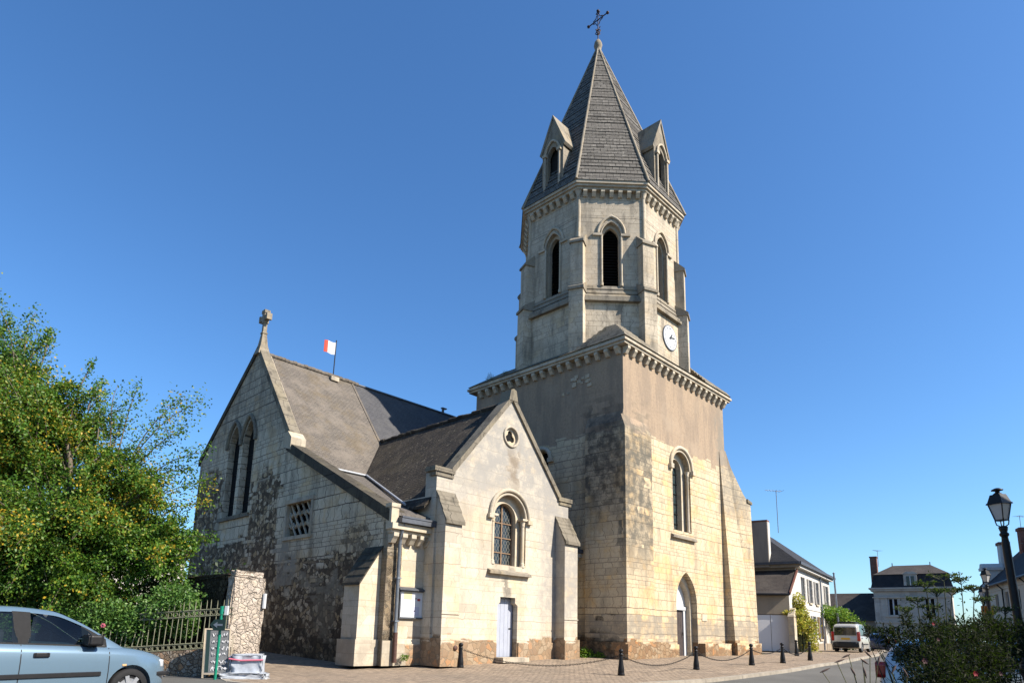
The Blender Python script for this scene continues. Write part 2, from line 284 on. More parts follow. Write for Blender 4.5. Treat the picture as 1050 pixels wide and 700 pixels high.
MT['vinegreen'] = leafmat('green_vine_leaves', [(.0, (.05, .13, .01)), (.5, (.1, .21, .02)), (.9, (.2, .27, .03))], .35)
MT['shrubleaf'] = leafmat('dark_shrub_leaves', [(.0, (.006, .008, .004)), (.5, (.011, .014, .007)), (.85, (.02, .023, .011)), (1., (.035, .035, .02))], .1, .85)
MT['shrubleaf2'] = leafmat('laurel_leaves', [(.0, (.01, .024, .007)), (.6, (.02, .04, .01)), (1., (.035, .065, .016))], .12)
MT['umbelleaf'] = leafmat('umbel_leaves', [(.0, (.018, .026, .012)), (.5, (.03, .04, .018)), (1., (.07, .075, .04))], .2, .8)
MT['grass'] = leafmat('dry_grass', [(.0, (.07, .08, .03)), (.6, (.13, .13, .06)), (1., (.22, .18, .1))], .2)
MT['seed'] = plain('seed_head', (.13, .085, .07), .9, .3, 20)
MT['bark'] = plain('grey_bark', (.2, .16, .12), .9, .35, 7, bump=.5)
MT['stem'] = plain('green_stem', (.05, .06, .025), .8, .3, 7)
MT['petalred'] = plain('red_petals', (.3, .008, .02), .6, .2)
MT['petalpink'] = plain('pink_petals', (.65, .16, .22), .6, .2)
MT['petaldull'] = plain('dull_pink_petals', (.07, .02, .025), .7, .2)

# ================================================================ mesh helpers
class MB:
    def __init__(s): s.v = []; s.f = []; s.mi = []; s.sm = []
    def add(s, vs, fs, mi=0, sm=False):
        o = len(s.v); s.v += [tuple(x) for x in vs]
        for f in fs: s.f.append(tuple(i+o for i in f)); s.mi.append(mi); s.sm.append(sm)
        return s
    def poly(s, pts, mi=0): return s.add(pts, [tuple(range(len(pts)))], mi)
    def box(s, a, b, mi=0):
        x0, y0, z0 = [min(p, q) for p, q in zip(a, b)]; x1, y1, z1 = [max(p, q) for p, q in zip(a, b)]
        return s.add([(x0, y0, z0), (x1, y0, z0), (x1, y1, z0), (x0, y1, z0), (x0, y0, z1), (x1, y0, z1), (x1, y1, z1), (x0, y1, z1)],
            [(0, 3, 2, 1), (4, 5, 6, 7), (0, 1, 5, 4), (1, 2, 6, 5), (2, 3, 7, 6), (3, 0, 4, 7)], mi)
    def hexa(s, bot, top, mi=0):
        return s.add(list(bot)+list(top), [(3, 2, 1, 0), (4, 5, 6, 7), (0, 1, 5, 4), (1, 2, 6, 5), (2, 3, 7, 6), (3, 0, 4, 7)], mi)
    def prism(s, poly, fr, d0, d1, mi=0, sm=False):
        """poly 2d in frame, extruded along n from d0 to d1 (d1 outer)"""
        n = len(poly); a = [fr(x, y, d0) for x, y in poly]; b = [fr(x, y, d1) for x, y in poly]
        s.add(a+b, [tuple(range(n-1, -1, -1)), tuple(range(n, 2*n))], mi)
        return s.add(a+b, [(i, (i+1) % n, n+(i+1) % n, n+i) for i in range(n)], mi, sm)
    def tube(s, pts, r, n=6, mi=0, cap=True, sm=True):
        pts = [Vector(p) for p in pts]; rr = r if hasattr(r, '__len__') else [r]*len(pts)
        vs = []; prev = None
        for i, p in enumerate(pts):
            t = (pts[min(i+1, len(pts)-1)]-pts[max(i-1, 0)]).normalized()
            a = t.orthogonal().normalized() if prev is None else (prev-t*prev.dot(t)).normalized()
            prev = a; b = t.cross(a)
            vs += [tuple(p+(a*math.cos(k*2*math.pi/n)+b*math.sin(k*2*math.pi/n))*rr[i]) for k in range(n)]
        fs = [(i*n+k, i*n+(k+1) % n, (i+1)*n+(k+1) % n, (i+1)*n+k) for i in range(len(pts)-1) for k in range(n)]
        s.add(vs, fs, mi, sm)
        if cap: s.add(vs[:n], [tuple(range(n-1, -1, -1))], mi); s.add(vs[-n:], [tuple(range(n))], mi)
        return s
    def lathe(s, prof, c=(0, 0, 0), n=16, mi=0, axis='z', sm=True):
        vs = []
        for r, h in prof:
            for k in range(n):
                a = 2*math.pi*k/n; x, y = r*math.cos(a), r*math.sin(a)
                vs.append((c[0]+x, c[1]+y, c[2]+h) if axis == 'z' else (c[0]+x, c[1]+h, c[2]+y))
        fs = [(i*n+k, i*n+(k+1) % n, (i+1)*n+(k+1) % n, (i+1)*n+k) for i in range(len(prof)-1) for k in range(n)]
        if axis != 'z': fs = [f[::-1] for f in fs]
        return s.add(vs, fs, mi, sm)
    def holes(s, outline, holes, fr, depth=.3, back=None, mi=0):
        """wall sheet with openings, reveals going inward by depth; outer rim back by `back`"""
        loops = [outline]+list(holes)
        tri = geometry.tessellate_polygon([[Vector((x, y, 0)) for x, y in l] for l in loops])
        flat = [p for l in loops for p in l]
        fs = []
        for t in tri:
            (x0, y0), (x1, y1), (x2, y2) = [flat[i] for i in t]
            ar = (x1-x0)*(y2-y0)-(x2-x0)*(y1-y0)
            if abs(ar) < 1e-9: continue
            fs.append(tuple(t) if ar > 0 else tuple(t)[::-1])
        s.add([fr(x, y, 0) for x, y in flat], fs, mi)
        def area(l): return sum(l[i][0]*l[(i+1) % len(l)][1]-l[(i+1) % len(l)][0]*l[i][1] for i in range(len(l)))
        for l in holes:
            l = l if area(l) > 0 else l[::-1]; n = len(l)
            s.add([fr(x, y, 0) for x, y in l]+[fr(x, y, -depth) for x, y in l], [(i, (i+1) % n, n+(i+1) % n, n+i) for i in range(n)], mi)
        if back:
            l = outline if area(outline) > 0 else outline[::-1]; n = len(l)
            s.add([fr(x, y, 0) for x, y in l]+[fr(x, y, -back) for x, y in l], [((i+1) % n, i, n+i, n+(i+1) % n) for i in range(n)], mi)
        return s
    def build(s, name, mats, parent=None, label=None, cat=None, group=None, kind=None, loc=None, rotz=None, auto=None):
        me = bpy.data.meshes.new(name); me.from_pydata(s.v, [], s.f)
        mats = mats if isinstance(mats, (list, tuple)) else [mats]
        for m in mats: me.materials.append(MT[m] if isinstance(m, str) else m)
        me.polygons.foreach_set('material_index', s.mi); me.polygons.foreach_set('use_smooth', s.sm)
        ul = me.uv_layers.new(name='UVMap'); me.update()
        uv = np.zeros((len(me.loops), 2), np.float32)
        co = np.zeros(len(me.vertices)*3, np.float32); me.vertices.foreach_get('co', co); co = co.reshape(-1, 3)
        lv = np.zeros(len(me.loops), np.int32); me.loops.foreach_get('vertex_index', lv)
        nr = np.zeros(len(me.polygons)*3, np.float32); me.polygons.foreach_get('normal', nr); nr = nr.reshape(-1, 3)
        lt = np.zeros(len(me.polygons), np.int32); me.polygons.foreach_get('loop_total', lt)
        N = np.repeat(nr, lt, 0); Pp = co[lv]
        T = np.stack([-N[:, 1], N[:, 0], 0*N[:, 0]], 1); ln = np.linalg.norm(T, axis=1); flat = ln < .2
        T[flat] = (1, 0, 0); ln[flat] = 1; T /= ln[:, None]; B = np.cross(N, T)
        uv[:, 0] = (Pp*T).sum(1); uv[:, 1] = (Pp*B).sum(1)
        ul.data.foreach_set('uv', uv.ravel())
        o = bpy.data.objects.new(name, me); col.objects.link(o)
        if parent: o.parent = parent
        tag(o, label, cat, group, kind)
        if loc is not None: o.location = loc
        if rotz is not None: o.rotation_euler = (0, 0, rotz)
        return o
def tag(o, label=None, cat=None, group=None, kind=None):
    for k, v in (('label', label), ('category', cat), ('group', group), ('kind', kind)):
        if v: o[k] = v
    return o
def empty(name, label, cat, loc=(0, 0, 0), rotz=0, group=None):
    o = bpy.data.objects.new(name, None); col.objects.link(o); o.location = loc; o.rotation_euler = (0, 0, rotz); o.empty_display_size = .3
    return tag(o, label, cat, group)
def copy_tree(o, parent=None):
    c = o.copy(); col.objects.link(c); c.parent = parent
    for ch in list(o.children): copy_tree(ch, c)
    return c
def frame(o, ex, ey=(0, 0, 1)):
    o = Vector(o); ex = Vector(ex); ey = Vector(ey); n = ex.cross(ey)
    return lambda x, y, d=0: tuple(o+ex*x+ey*y+n*d)
def rect(x0, y0, x1, y1): return [(x0, y0), (x1, y0), (x1, y1), (x0, y1)]
def round_arch(cx, y0, ys, w, n=12):
    r = w/2; return [(cx-r, y0), (cx+r, y0)]+[(cx+r*math.cos(a), ys+r*math.sin(a)) for a in np.linspace(0, math.pi, n+1)]
def arc_pointed(cx, ys, w, k=1.0, n=7):
    """points from right spring over apex to left spring; k = radius / w"""
    r = w*k; c = r-w/2; am = math.acos(c/r)
    right = [(cx-c+r*math.cos(a), ys+r*math.sin(a)) for a in np.linspace(0, am, n)]
    return right+[(2*cx-x, y) for x, y in right[::-1][1:]]
def pointed_arch(cx, y0, ys, w, k=1.0, n=7): return [(cx-w/2, y0), (cx+w/2, y0)]+arc_pointed(cx, ys, w, k, n)
def H(Y): return float(np.interp(Y, [0, 21, 28, 44, 70, 400], [0, 0, .32, .55, .6, .6]))

# ================================================================ ground
def sheet(name, poly, dz, mat, kind='structure', ramp=0):
    bm = bmesh.new(); vs = [bm.verts.new((x, y, 0)) for x, y in poly]; bm.faces.new(vs)
    bmesh.ops.triangulate(bm, faces=bm.faces[:])
    for yb in (21, 28, 44, 70):
        bmesh.ops.bisect_plane(bm, geom=bm.verts[:]+bm.edges[:]+bm.faces[:], plane_co=(0, yb, 0), plane_no=(0, 1, 0))
    if ramp:
        for xb in (-2.5, -5.0): bmesh.ops.bisect_plane(bm, geom=bm.verts[:]+bm.edges[:]+bm.faces[:], plane_co=(xb, 0, 0), plane_no=(1, 0, 0))
    for v in bm.verts: v.co.z = H(v.co.y)+dz+(ramp*min(1, max(0, (-2.5-v.co.x)/2.5)))
    bmesh.ops.recalc_face_normals(bm, faces=bm.faces[:])
    if sum(f.normal.z for f in bm.faces) < 0: bmesh.ops.reverse_faces(bm, faces=bm.faces[:])
    me = bpy.data.meshes.new(name); bm.to_mesh(me); bm.free(); me.materials.append(MT[mat])
    o = bpy.data.objects.new(name, me); col.objects.link(o); o['kind'] = kind; return o
sheet('ground', [(-900, -60), (900, -60), (900, 1500), (-900, 1500)], -.25, 'earth')
sheet('road', [(-60, -30), (90, -30), (90, 110), (-60, 110)], -.1, 'asphalt', ramp=.095)
KERB = [(-7.2, 17.2), (-6.4, 15.9), (-4.6, 14.7), (-1.5, 14.5), (1.4, 15.8), (3.0, 17.9), (4.3, 19.4), (7.6, 22.4), (10.3, 25.0), (14.2, 29.4), (22.6, 41.3), (33.5, 60)]
sheet('pavement', KERB+[(31, 62), (-40, 62), (-40, 20), (-8.5, 20)], 0, 'setts')
sheet('garden_soil', [(-8.6, 17.5), (-9.6, 20.3), (-13.5, 33), (-40, 33), (-40, 17.5)], .05, 'earth')
mb = MB(); kw = .16
for i in range(len(KERB)-1):
    a, b = [Vector((*p, 0)) for p in KERB[i:i+2]]; nsub = max(1, int((b-a).length/1.0))
    d = (b-a).normalized(); nn = Vector((d.y, -d.x, 0))
    for k in range(nsub):
        p, q = a.lerp(b, k/nsub), a.lerp(b, (k+1)/nsub); q = q-d*.012
        bot = [(*(v.xy), H(v.y)-.14) for v in (p+nn*kw, q+nn*kw, q-nn*.0, p-nn*.0)]
        mb.hexa(bot, [(x, y, z+.14+.006) for x, y, z in bot])
o = mb.build('kerb', 'kerb', kind='structure')

# ================================================================ church
YAW = .7631
P0 = Vector((4.8321, 27.7, .32))
church = empty('church', 'pale stone village church with square clock tower, octagonal belfry and pointed stone spire', 'church', P0, math.pi/2-YAW)
def CW(u, v, z): return Vector((P0.x+u*math.sin(YAW)-v*math.cos(YAW), P0.y+u*math.cos(YAW)+v*math.sin(YAW), P0.z+z))
def part(mb, name, mats, parent=church, **k): return mb.build(name, mats, parent, **k)
def dup(o, loc, parent=None, rotz=None):
    c = o.copy(); col.objects.link(c); c.parent = parent or o.parent; c.location = loc
    if rotz is not None: c.rotation_euler = (0, 0, rotz)
    return c
EXU = (1, 0, 0); EXV = (0, -1, 0)
UG = -10.5
# ---- nave gable (faces -u)
fr = frame((UG, 0, 0), EXV)
mb = MB()
L1 = [(-x, y) for x, y in pointed_arch(15.25, 5.95, 9.35, 1.2, 1.05)][::-1]; L2 = [(-x, y) for x, y in pointed_arch(13.72, 5.95, 9.35, 1.2, 1.05)][::-1]
mb.holes([(-19.2, -.2), (-2.3, -.2), (-2.3, 4.7), (-9.7, 8.35), (-9.7, 8.75), (-13.65, 13.9), (-19.2, 9.3)], [L1, L2, rect(-9.4, 4.5, -7.45, 5.9)], fr, .36, .6)
gable = part(mb, 'nave_gable', 'nave')
for c in (15.25, 13.72):
    m = MB(); m.prism([(-x, y) for x, y in pointed_arch(c, 5.9, 9.35, 1.22, 1.05)][::-1], fr, -.38, -.3)
    o = part(m, 'lancet_window', 'dark', gable)
    m = MB(); pts = [(-x, y) for x, y in arc_pointed(c, 9.35, 1.5, 1.05, 8)]
    m.tube([fr(x, y, .03) for x, y in pts], .1, 6); part(m, 'hood_mould', 'coping', o)
    m = MB()
    for z in np.arange(6.6, 10, .75): m.tube([fr(-c-.58, z, -.28), fr(-c+.58, z, -.28)], .012, 4)
    part(m, 'saddle_bars', 'iron', o)
m = MB(); m.prism(rect(-16.1, 5.78, -12.9, 5.95), fr, -.3, .1); part(m, 'window_sill', 'coping', gable)
m = MB()
m.prism(rect(-9.38, 4.52, -7.47, 5.88), fr, -.5, -.46); lat = part(m, 'lattice_window', 'dark', gable)
m = MB()
for a, b in (((-9.55, 4.38), (-7.3, 4.52)), ((-9.55, 5.88), (-7.3, 6.05))): m.prism(rect(*a, *b), fr, -.2, .07)
for x in (-9.5, -7.47): m.prism(rect(x, 4.52, x+.13, 5.88), fr, -.2, .045)
part(m, 'window_frame', 'trim', lat)
m = MB()
for i in range(7):
    x = -9.6+i*.42
    for sgn in (1, -1):
        p, q = [(x-.1, 5.9), (x+.9, 4.5)] if sgn > 0 else [(x+.75, 5.9), (x-.25, 4.5)]
        t0, t1 = max(0, (-9.38-p[0])/(q[0]-p[0])), min(1, (-7.47-p[0])/(q[0]-p[0]))
        if t1 > t0: m.tube([fr(p[0]+(q[0]-p[0])*t, p[1]+(q[1]-p[1])*t, -.12) for t in (t0, t1)], .05 if sgn > 0 else .028, 5)
for j in range(1, 3):
    for i in range(6):
        x = -9.2+i*.34; z = 4.5+1.4*j/3
        m.tube([fr(x-.12, z+.1, -.12), fr(x+.12, z-.1, -.1), fr(x+.15, z+.1, -.12)], .05, 5)
for j in range(1, 3): m.prism(rect(-9.38, 4.5+1.4*j/3-.03, -7.47, 4.5+1.4*j/3+.03), fr, -.17, -.09)
part(m, 'stone_lattice', 'trim', lat)
# copings
def coping(poly, d0, d1, f, mat='coping', parent=gable, name='gable_coping'):
    m = MB(); m.prism(poly, f, d0, d1); return part(m, name, mat, parent)
def sloped(p, q, t0, t1):
    (x0, y0), (x1, y1) = p, q
    return [(x0, y0-t0), (x1, y1-t0), (x1, y1+t1), (x0, y0+t1)]
coping(sloped((-9.75, 8.55), (-2.15, 4.78), .3, .1), -.5, .14, fr, 'darkcoping')
coping(sloped((-13.66, 13.95), (-9.6, 8.72), .12, .26), -.4, .07, fr)
coping(sloped((-19.35, 9.2), (-13.66, 13.95), .12, .2), -.4, .07, fr, 'darkcoping')
m = MB(); m.prism([(-9.95, 8.4), (-9.3, 8.2), (-9.3, 8.75), (-9.62, 9.05), (-9.95, 8.95)], fr, -.5, .18); part(m, 'kneeler', 'trim', gable)
m = MB(); m.box((UG-.12, 2.02, 4.4), (UG+.18, 2.3, 4.95)); m.box((UG-.15, 1.99, 4.95), (UG+.21, 2.33, 5.08)); part(m, 'corner_pinnacle', 'trim_warm', gable)
# apex cross
m = MB(); cu, cv = UG+.15, 13.65
def sqr(h, z): return [(cu-h, cv-h, z), (cu+h, cv-h, z), (cu+h, cv+h, z), (cu-h, cv+h, z)]
m.hexa(sqr(.3, 13.7), sqr(.17, 14.2)); m.hexa(sqr(.17, 14.2), sqr(.1, 14.8)); m.hexa(sqr(.13, 14.8), sqr(.12, 14.88)); m.hexa(sqr(.09, 14.88), sqr(.085, 15.36))
m.box((cu-.12, cv-.13, 15.35), (cu+.12, cv+.13, 15.98)); m.box((cu-.11, cv-.4, 15.5), (cu+.11, cv+.4, 15.74)); m.box((cu-.13, cv-.42, 15.46), (cu+.13, cv-.3, 15.78)); m.box((cu-.13, cv+.3, 15.46), (cu+.13, cv+.42, 15.78)); m.box((cu-.14, cv-.17, 15.86), (cu+.14, cv+.17, 16.02))
part(m, 'apex_cross', 'dirtytrim', gable)
# corner buttress of nave
m = MB(); m.box((UG-.78, 2.6, -.2), (UG+.0, 3.5, 2.35)); m.box((UG-.86, 2.52, -.2), (UG, 3.58, .62))
m.hexa([(UG-.78, 2.6, 2.35), (UG, 2.6, 2.35), (UG, 3.5, 2.35), (UG-.78, 3.5, 2.35)], [(UG-.78, 2.6, 2.36), (UG, 2.6, 3.6), (UG, 3.5, 3.6), (UG-.78, 3.5, 2.36)])
bt = part(m, 'corner_buttress', 'aisle')
m = MB()
for k in range(5):
    t0, t1 = k/5, (k+1)/5+.04; x0, x1 = UG-.84+.84*t0, UG-.84+.84*min(1, t1); z0, z1 = 2.34+1.3*t0, 2.34+1.3*min(1, t1)
    m.hexa([(x0, 2.52, z0), (x1, 2.52, z1), (x1, 3.58, z1), (x0, 3.58, z0)], [(x0, 2.52, z0+.09), (x1, 2.52, z1+.05), (x1, 3.58, z1+.05), (x0, 3.58, z0+.09)])
part(m, 'weathering', 'darkcoping', bt)
# ---- nave roof
def slope_slab(m, u0, u1, a, b, th=.12, mi=0):
    (v0, z0), (v1, z1) = a, b
    m.hexa([(u0, v0, z0-th), (u1, v0, z0-th), (u1, v1, z1-th), (u0, v1, z1-th)], [(u0, v0, z0), (u1, v0, z0), (u1, v1, z1), (u0, v1, z1)], mi)
RB_, RT_ = (8.85, 7.55), (13.65, 13.8)
nrf = empty('nave_roof', None, None); nrf.parent = church
m = MB(); slope_slab(m, UG+.1, -5.3, RB_, RT_); part(m, 'tiled_slope', 'naveroof', nrf)
m = MB(); slope_slab(m, -5.3, 10.2, (8.85, 7.53), (13.65, 13.78)); part(m, 'slate_slope', 'newslate', nrf)
m = MB(); slope_slab(m, UG+.1, 10.2, (19.3, 9.0), (13.65, 13.79)); part(m, 'far_slope', 'slate', nrf)
m = MB()
random.seed(3)
for k in range(26):
    u_ = UG+.35+k*.2; jz = random.uniform(-.02, .02)
    m.tube([(u_, 13.65, 13.84+jz), (u_+.19, 13.65, 13.85+jz)], [.11, .12], 7)
part(m, 'ridge_tiles', 'naveroof', nrf)
m = MB(); m.tube([(-5.3, 13.65, 13.82), (10.2, 13.65, 13.82)], .07, 6); part(m, 'ridge_capping', 'darkzinc', nrf)
m = MB(); m.hexa([(-5.38, 8.85, 7.53), (-5.26, 8.85, 7.53), (-5.26, 13.65, 13.78), (-5.38, 13.65, 13.78)], [(-5.38, 8.85, 7.6), (-5.26, 8.85, 7.6), (-5.26, 13.65, 13.85), (-5.38, 13.65, 13.85)]); part(m, 'slope_joint', 'naveroof', nrf)
m = MB()
m.box((-6.75, 13.3, 13.5), (-6.3, 13.62, 13.72)); part(m, 'ridge_mortar', 'trim', nrf)
m = MB(); m.box((1.0, 13.6, 13.78), (1.12, 13.7, 14.1)); m.box((.95, 13.56, 14.1), (1.3, 13.74, 14.16)); part(m, 'roof_vent', 'darkzinc', nrf)
m = MB(); m.box((UG, 18.9, 0), (10, 19.15, 9.1)); m.box((9.8, 9.6, 0), (10, 18.9, 8)); m.prism([(-19.1, 8), (-9.6, 8), (-13.65, 13.6)], frame((10, 0, 0), EXV), -.1, 0); part(m, 'nave_wall', 'nave')
# aisle: wall, roof, cornice
fr = frame((0, 2.3, 0), EXU); m = MB()
m.holes([(UG, -.2), (-8.9, -.2), (-8.9, 4.5), (UG, 4.5)], [], fr, .1, .3); m.prism(rect(UG-.02, -.2, UG+.6, .6), fr, .001, .06); m.prism(rect(UG+.6, -.2, -8.9, .5), fr, .001, .05)
aisle = part(m, 'aisle_wall', 'aisle')
m = MB()
def az(v): return 4.85+.41*(v-2.2)
m.hexa([(UG+.05, 2.05, az(2.05)-.1), (-6.2, 2.05, az(2.05)-.1), (-6.2, 8.95, az(8.95)-.1), (UG+.05, 8.95, az(8.95)-.1)], [(UG+.05, 2.05, az(2.05)), (-6.2, 2.05, az(2.05)), (-6.2, 8.95, az(8.95)), (UG+.05, 8.95, az(8.95))])
part(m, 'aisle_roof', 'aisleroof')
m = MB(); m.tube([(UG+.7, 8.84, 7.66), (-7.2, 8.84, 7.66)], .05, 5); m.tube([(-7.2, 8.84, 7.68), (-9.25, 3.15, 5.36)], .05, 5); part(m, 'roof_flashing', 'flash')
m = MB(); m.box((UG-.12, 1.92, 4.22), (-8.75, 2.3, 4.42)); m.box((UG-.05, 2.05, 4.1), (-8.75, 2.3, 4.22)); corn = part(m, 'aisle_cornice', 'trim_warm', aisle)
def corbel(w_, d_, h_):
    m = MB(); m.prism([(0, 0), (-d_, 0), (-d_, -.38*h_), (-.75*d_, -.62*h_), (-.45*d_, -h_), (0, -h_)], frame((w_/2, 0, 0), (0, 1, 0)), -w_, 0); return m
cb = part(corbel(.2, .32, .34), 'corbel', 'trim_warm', corn); cb.location = (UG+.1, 2.3, 4.11)
for k in range(1, 5): dup(cb, (UG+.1+k*.37, 2.3, 4.11))
m = MB(); m.box((UG+.15, 1.78, 4.44), (-8.55, 2.02, 4.62)); m.box((UG+.15, 1.76, 4.6), (-8.55, 1.8, 4.66)); part(m, 'gutter', 'darkzinc', aisle)
m = MB(); m.tube([(-10.15, 1.95, 4.44), (-10.15, 2.02, 4.2), (-10.12, 2.15, 3.8), (-10.1, 2.16, .82)], .06, 10)
for z in (1.2, 2.6): m.box((-10.18, 2.08, z), (-10.02, 2.3, z+.05))
dp = part(m, 'downpipe', 'zinc', aisle)
m = MB(); m.tube([(-10.1, 2.15, .85), (-10.1, 2.14, .8), (-10.1, 2.13, -.1)], [.085, .075, .075], 10); part(m, 'pipe_shoe', 'rustpipe', dp)

# ---- chapel
fr = frame((0, 1.8, 0), EXU); m = MB()
CX = -5.22
win = round_arch(CX, 3.45, 5.3, 1.9, 16)
door = [(-5.76, -.2), (-4.66, -.2), (-4.66, 1.95), (-4.8, 2.05), (-4.8, 2.25), (-5.62, 2.25), (-5.62, 2.05), (-5.76, 1.95)]
tref_o = [(-5.25+.34*math.cos(a), 8.56+.34*math.sin(a)) for a in np.linspace(0, 2*math.pi, 25)[:-1]]
m.holes([(-8.95, -.2), (-1.6, -.2), (-1.6, 6.5), (-2.25, 6.5), (-5.25, 10.08), (-8.25, 6.5), (-8.95, 6.5)], [win, door, tref_o], fr, .24, .5)
for a, b in ((-8.95, -5.8), (-4.62, -1.6)): m.prism(rect(a, -.2, b, .58), fr, .001, .05)
m.box((-8.95, 2.3, -.2), (-8.7, 12, 5.6)); m.box((-1.85, 2.3, -.2), (-1.6, 12, 5.6))
m.box((-8.951, 1.82, 5.5), (-8.7, 2.4, 6.45)); m.box((-1.85, 1.82, 5.5), (-1.602, 2.4, 6.45))
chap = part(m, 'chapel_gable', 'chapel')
# window inner order
m = MB(); inner = round_arch(CX, 3.45, 5.3, 1.2, 14)
m.holes(round_arch(CX, 3.3, 5.3, 1.92, 16), [inner], frame((0, 2.04, 0), EXU), .32); wi = part(m, 'chapel_window', 'trim_warm', chap)
m = MB(); m.prism(round_arch(CX, 3.4, 5.3, 1.24, 14), fr, -.5, -.46); part(m, 'leaded_pane', 'leaded', wi)
m = MB(); gf = -.455
m.prism(rect(CX-.03, 3.45, CX+.03, 5.88), fr, gf, gf+.04)
for z in (3.97, 4.55, 5.13): m.prism(rect(CX-.58, z-.02, CX+.58, z+.02), fr, gf, gf+.035)
pp = round_arch(CX, 3.5, 5.3, 1.16, 14); m.tube([fr(x, y, gf+.02) for x, y in pp[1:]+[pp[0], pp[1]]], .035, 5)
part(m, 'window_frame', 'wood', wi)
m = MB(); hp = [(CX+1.08*math.cos(a), 5.3+1.08*math.sin(a)) for a in np.linspace(0, math.pi, 20)]
m.tube([fr(x, y, .04) for x, y in hp], .085, 6); m.tube([fr(CX+.93*math.cos(a), 5.3+.93*math.sin(a), .0) for a in np.linspace(0, math.pi, 20)], .055, 6)
for sx in (-1, 1): m.box((CX+sx*1.08-.13, 1.66, 5.16), (CX+sx*1.08+.13, 1.82, 5.32))
part(m, 'hood_mould', 'trim', wi)
cl = None
for sx in (-1, 1):
    m = MB(); x = CX+sx*.84
    m.lathe([(.075, 3.6), (.075, 5.05)], (x, 1.88, 0), 10); m.lathe([(.08, 5.05), (.1, 5.08), (.085, 5.12), (.13, 5.3)], (x, 1.88, 0), 10); m.box((x-.15, 1.72, 5.28), (x+.15, 2.03, 5.36))
    m.lathe([(.12, 3.45), (.12, 3.5), (.09, 3.55), (.11, 3.58), (.075, 3.62)], (x, 1.88, 0), 10); part(m, 'colonnette', 'trim_warm', wi)
m = MB(); m.hexa([(-6.38, 1.62, 3.08), (-4.06, 1.62, 3.08), (-4.06, 2.25, 3.08), (-6.38, 2.25, 3.08)], [(-6.34, 1.62, 3.17), (-4.1, 1.62, 3.17), (-4.1, 2.25, 3.5), (-6.34, 2.25, 3.5)]); part(m, 'window_sill', 'dirtytrim', wi)
# door
m = MB(); m.prism(rect(-5.78, -.1, -4.64, 2.3), fr, -.34, -.28); dr = part(m, 'chapel_door', 'greydoor', chap)
m = MB()
for k in range(5): m.prism(rect(-5.74+k*.21, .05, -5.74+k*.21+.2, 2.2), fr, -.279, -.268)
part(m, 'door_boards', 'greydoor', dr)
m = MB(); m.box((-5.8, 1.81, 2.24), (-4.62, 2.2, 2.3)); m.tube([(-4.85, 2.06, 1.1), (-4.85, 2.03, 1.1), (-4.75, 2.03, 1.1)], .015, 6); part(m, 'door_handle', 'iron', dr)
m = MB()
m.box((-5.9, 1.3, -.12), (-4.5, 1.8, .05)); part(m, 'door_step', 'trim', dr)
# trefoil
m = MB(); lob = []
for k in range(3):
    a0 = math.pi/2+k*2*math.pi/3
    for a in np.linspace(a0-1.75, a0+1.75, 9): lob.append((-5.25+.14*math.cos(a0)+.13*math.cos(a), 8.56+.14*math.sin(a0)+.13*math.sin(a)))
m.holes([(-5.25+.36*math.cos(a), 8.56+.36*math.sin(a)) for a in np.linspace(0, 2*math.pi, 25)[:-1]], [lob], frame((0, 1.86, 0), EXU), .07)
tf = part(m, 'trefoil_window', 'trim_warm', chap)
m = MB(); m.prism(rect(-5.64, 8.15, -4.86, 8.95), fr, -.14, -.12); part(m, 'pane', 'dark', tf)
m = MB(); m.tube([fr(-5.25+.4*math.cos(a), 8.56+.4*math.sin(a), .02) for a in np.linspace(0, 2*math.pi, 28)], .05, 6, cap=False); part(m, 'ring_mould', 'trim', tf)
# copings and kneelers
for a, b in (((-8.32, 6.55), (-5.25, 10.22)), ((-5.25, 10.22), (-2.18, 6.55))): coping(sloped(a, b, .16, .12), -.45, .09, fr, parent=chap)
for a, b in ((-9.12, -8.18), (-2.32, -1.43)): m = MB(); m.prism(rect(a, 6.45, b, 6.62), fr, -.45, .1); m.prism(rect(a+.08, 6.3, b-.02, 6.45), fr, -.3, .05); part(m, 'kneeler', 'coping', chap)
m = MB(); m.prism([(-5.5, 10.05), (-5.0, 10.05), (-5.1, 10.5), (-5.25, 10.56), (-5.4, 10.5)], fr, -.45, .11); part(m, 'apex_stone', 'coping', chap)
# buttresses
for a, b in ((-8.88, -8.12), (-2.42, -1.58)):
    m = MB(); m.box((a, 1.3, -.2), (b, 1.8, 4.6)); m.box((a-.06, 1.22, -.2), (b+.06, 1.8, .72))
    m.hexa([(a, 1.3, 4.6), (b, 1.3, 4.6), (b, 1.8, 4.6), (a, 1.8, 4.6)], [(a, 1.3, 4.61), (b, 1.3, 4.61), (b, 1.8, 5.7), (a, 1.8, 5.7)])
    m.box((a-.03, 1.27, 1.5), (b+.03, 1.3, 1.53))
    bt = part(m, 'buttress', 'chapel', chap)
    m = MB()
    for k in range(3):
        t0, t1 = k/3, (k+1)/3; y0, y1 = 1.2+.6*t0, 1.2+.6*t1+.03; z0, z1 = 4.56+1.16*t0, 4.56+1.16*t1+.05
        m.hexa([(a-.06, y0, z0), (b+.06, y0, z0), (b+.06, y1, z1), (a-.06, y1, z1)], [(a-.06, y0, z0+.13), (b+.06, y0, z0+.13), (b+.06, y1, z1+.06), (a-.06, y1, z1+.06)])
    part(m, 'weathering', 'coping', bt)
m = MB(); m.lathe([(.0, -.02), (.08, -.02), (.09, 0)], (-8.3, 1.2, .4), 10, 0, 'y'); part(m, 'round_vent', 'rustpipe', chap)
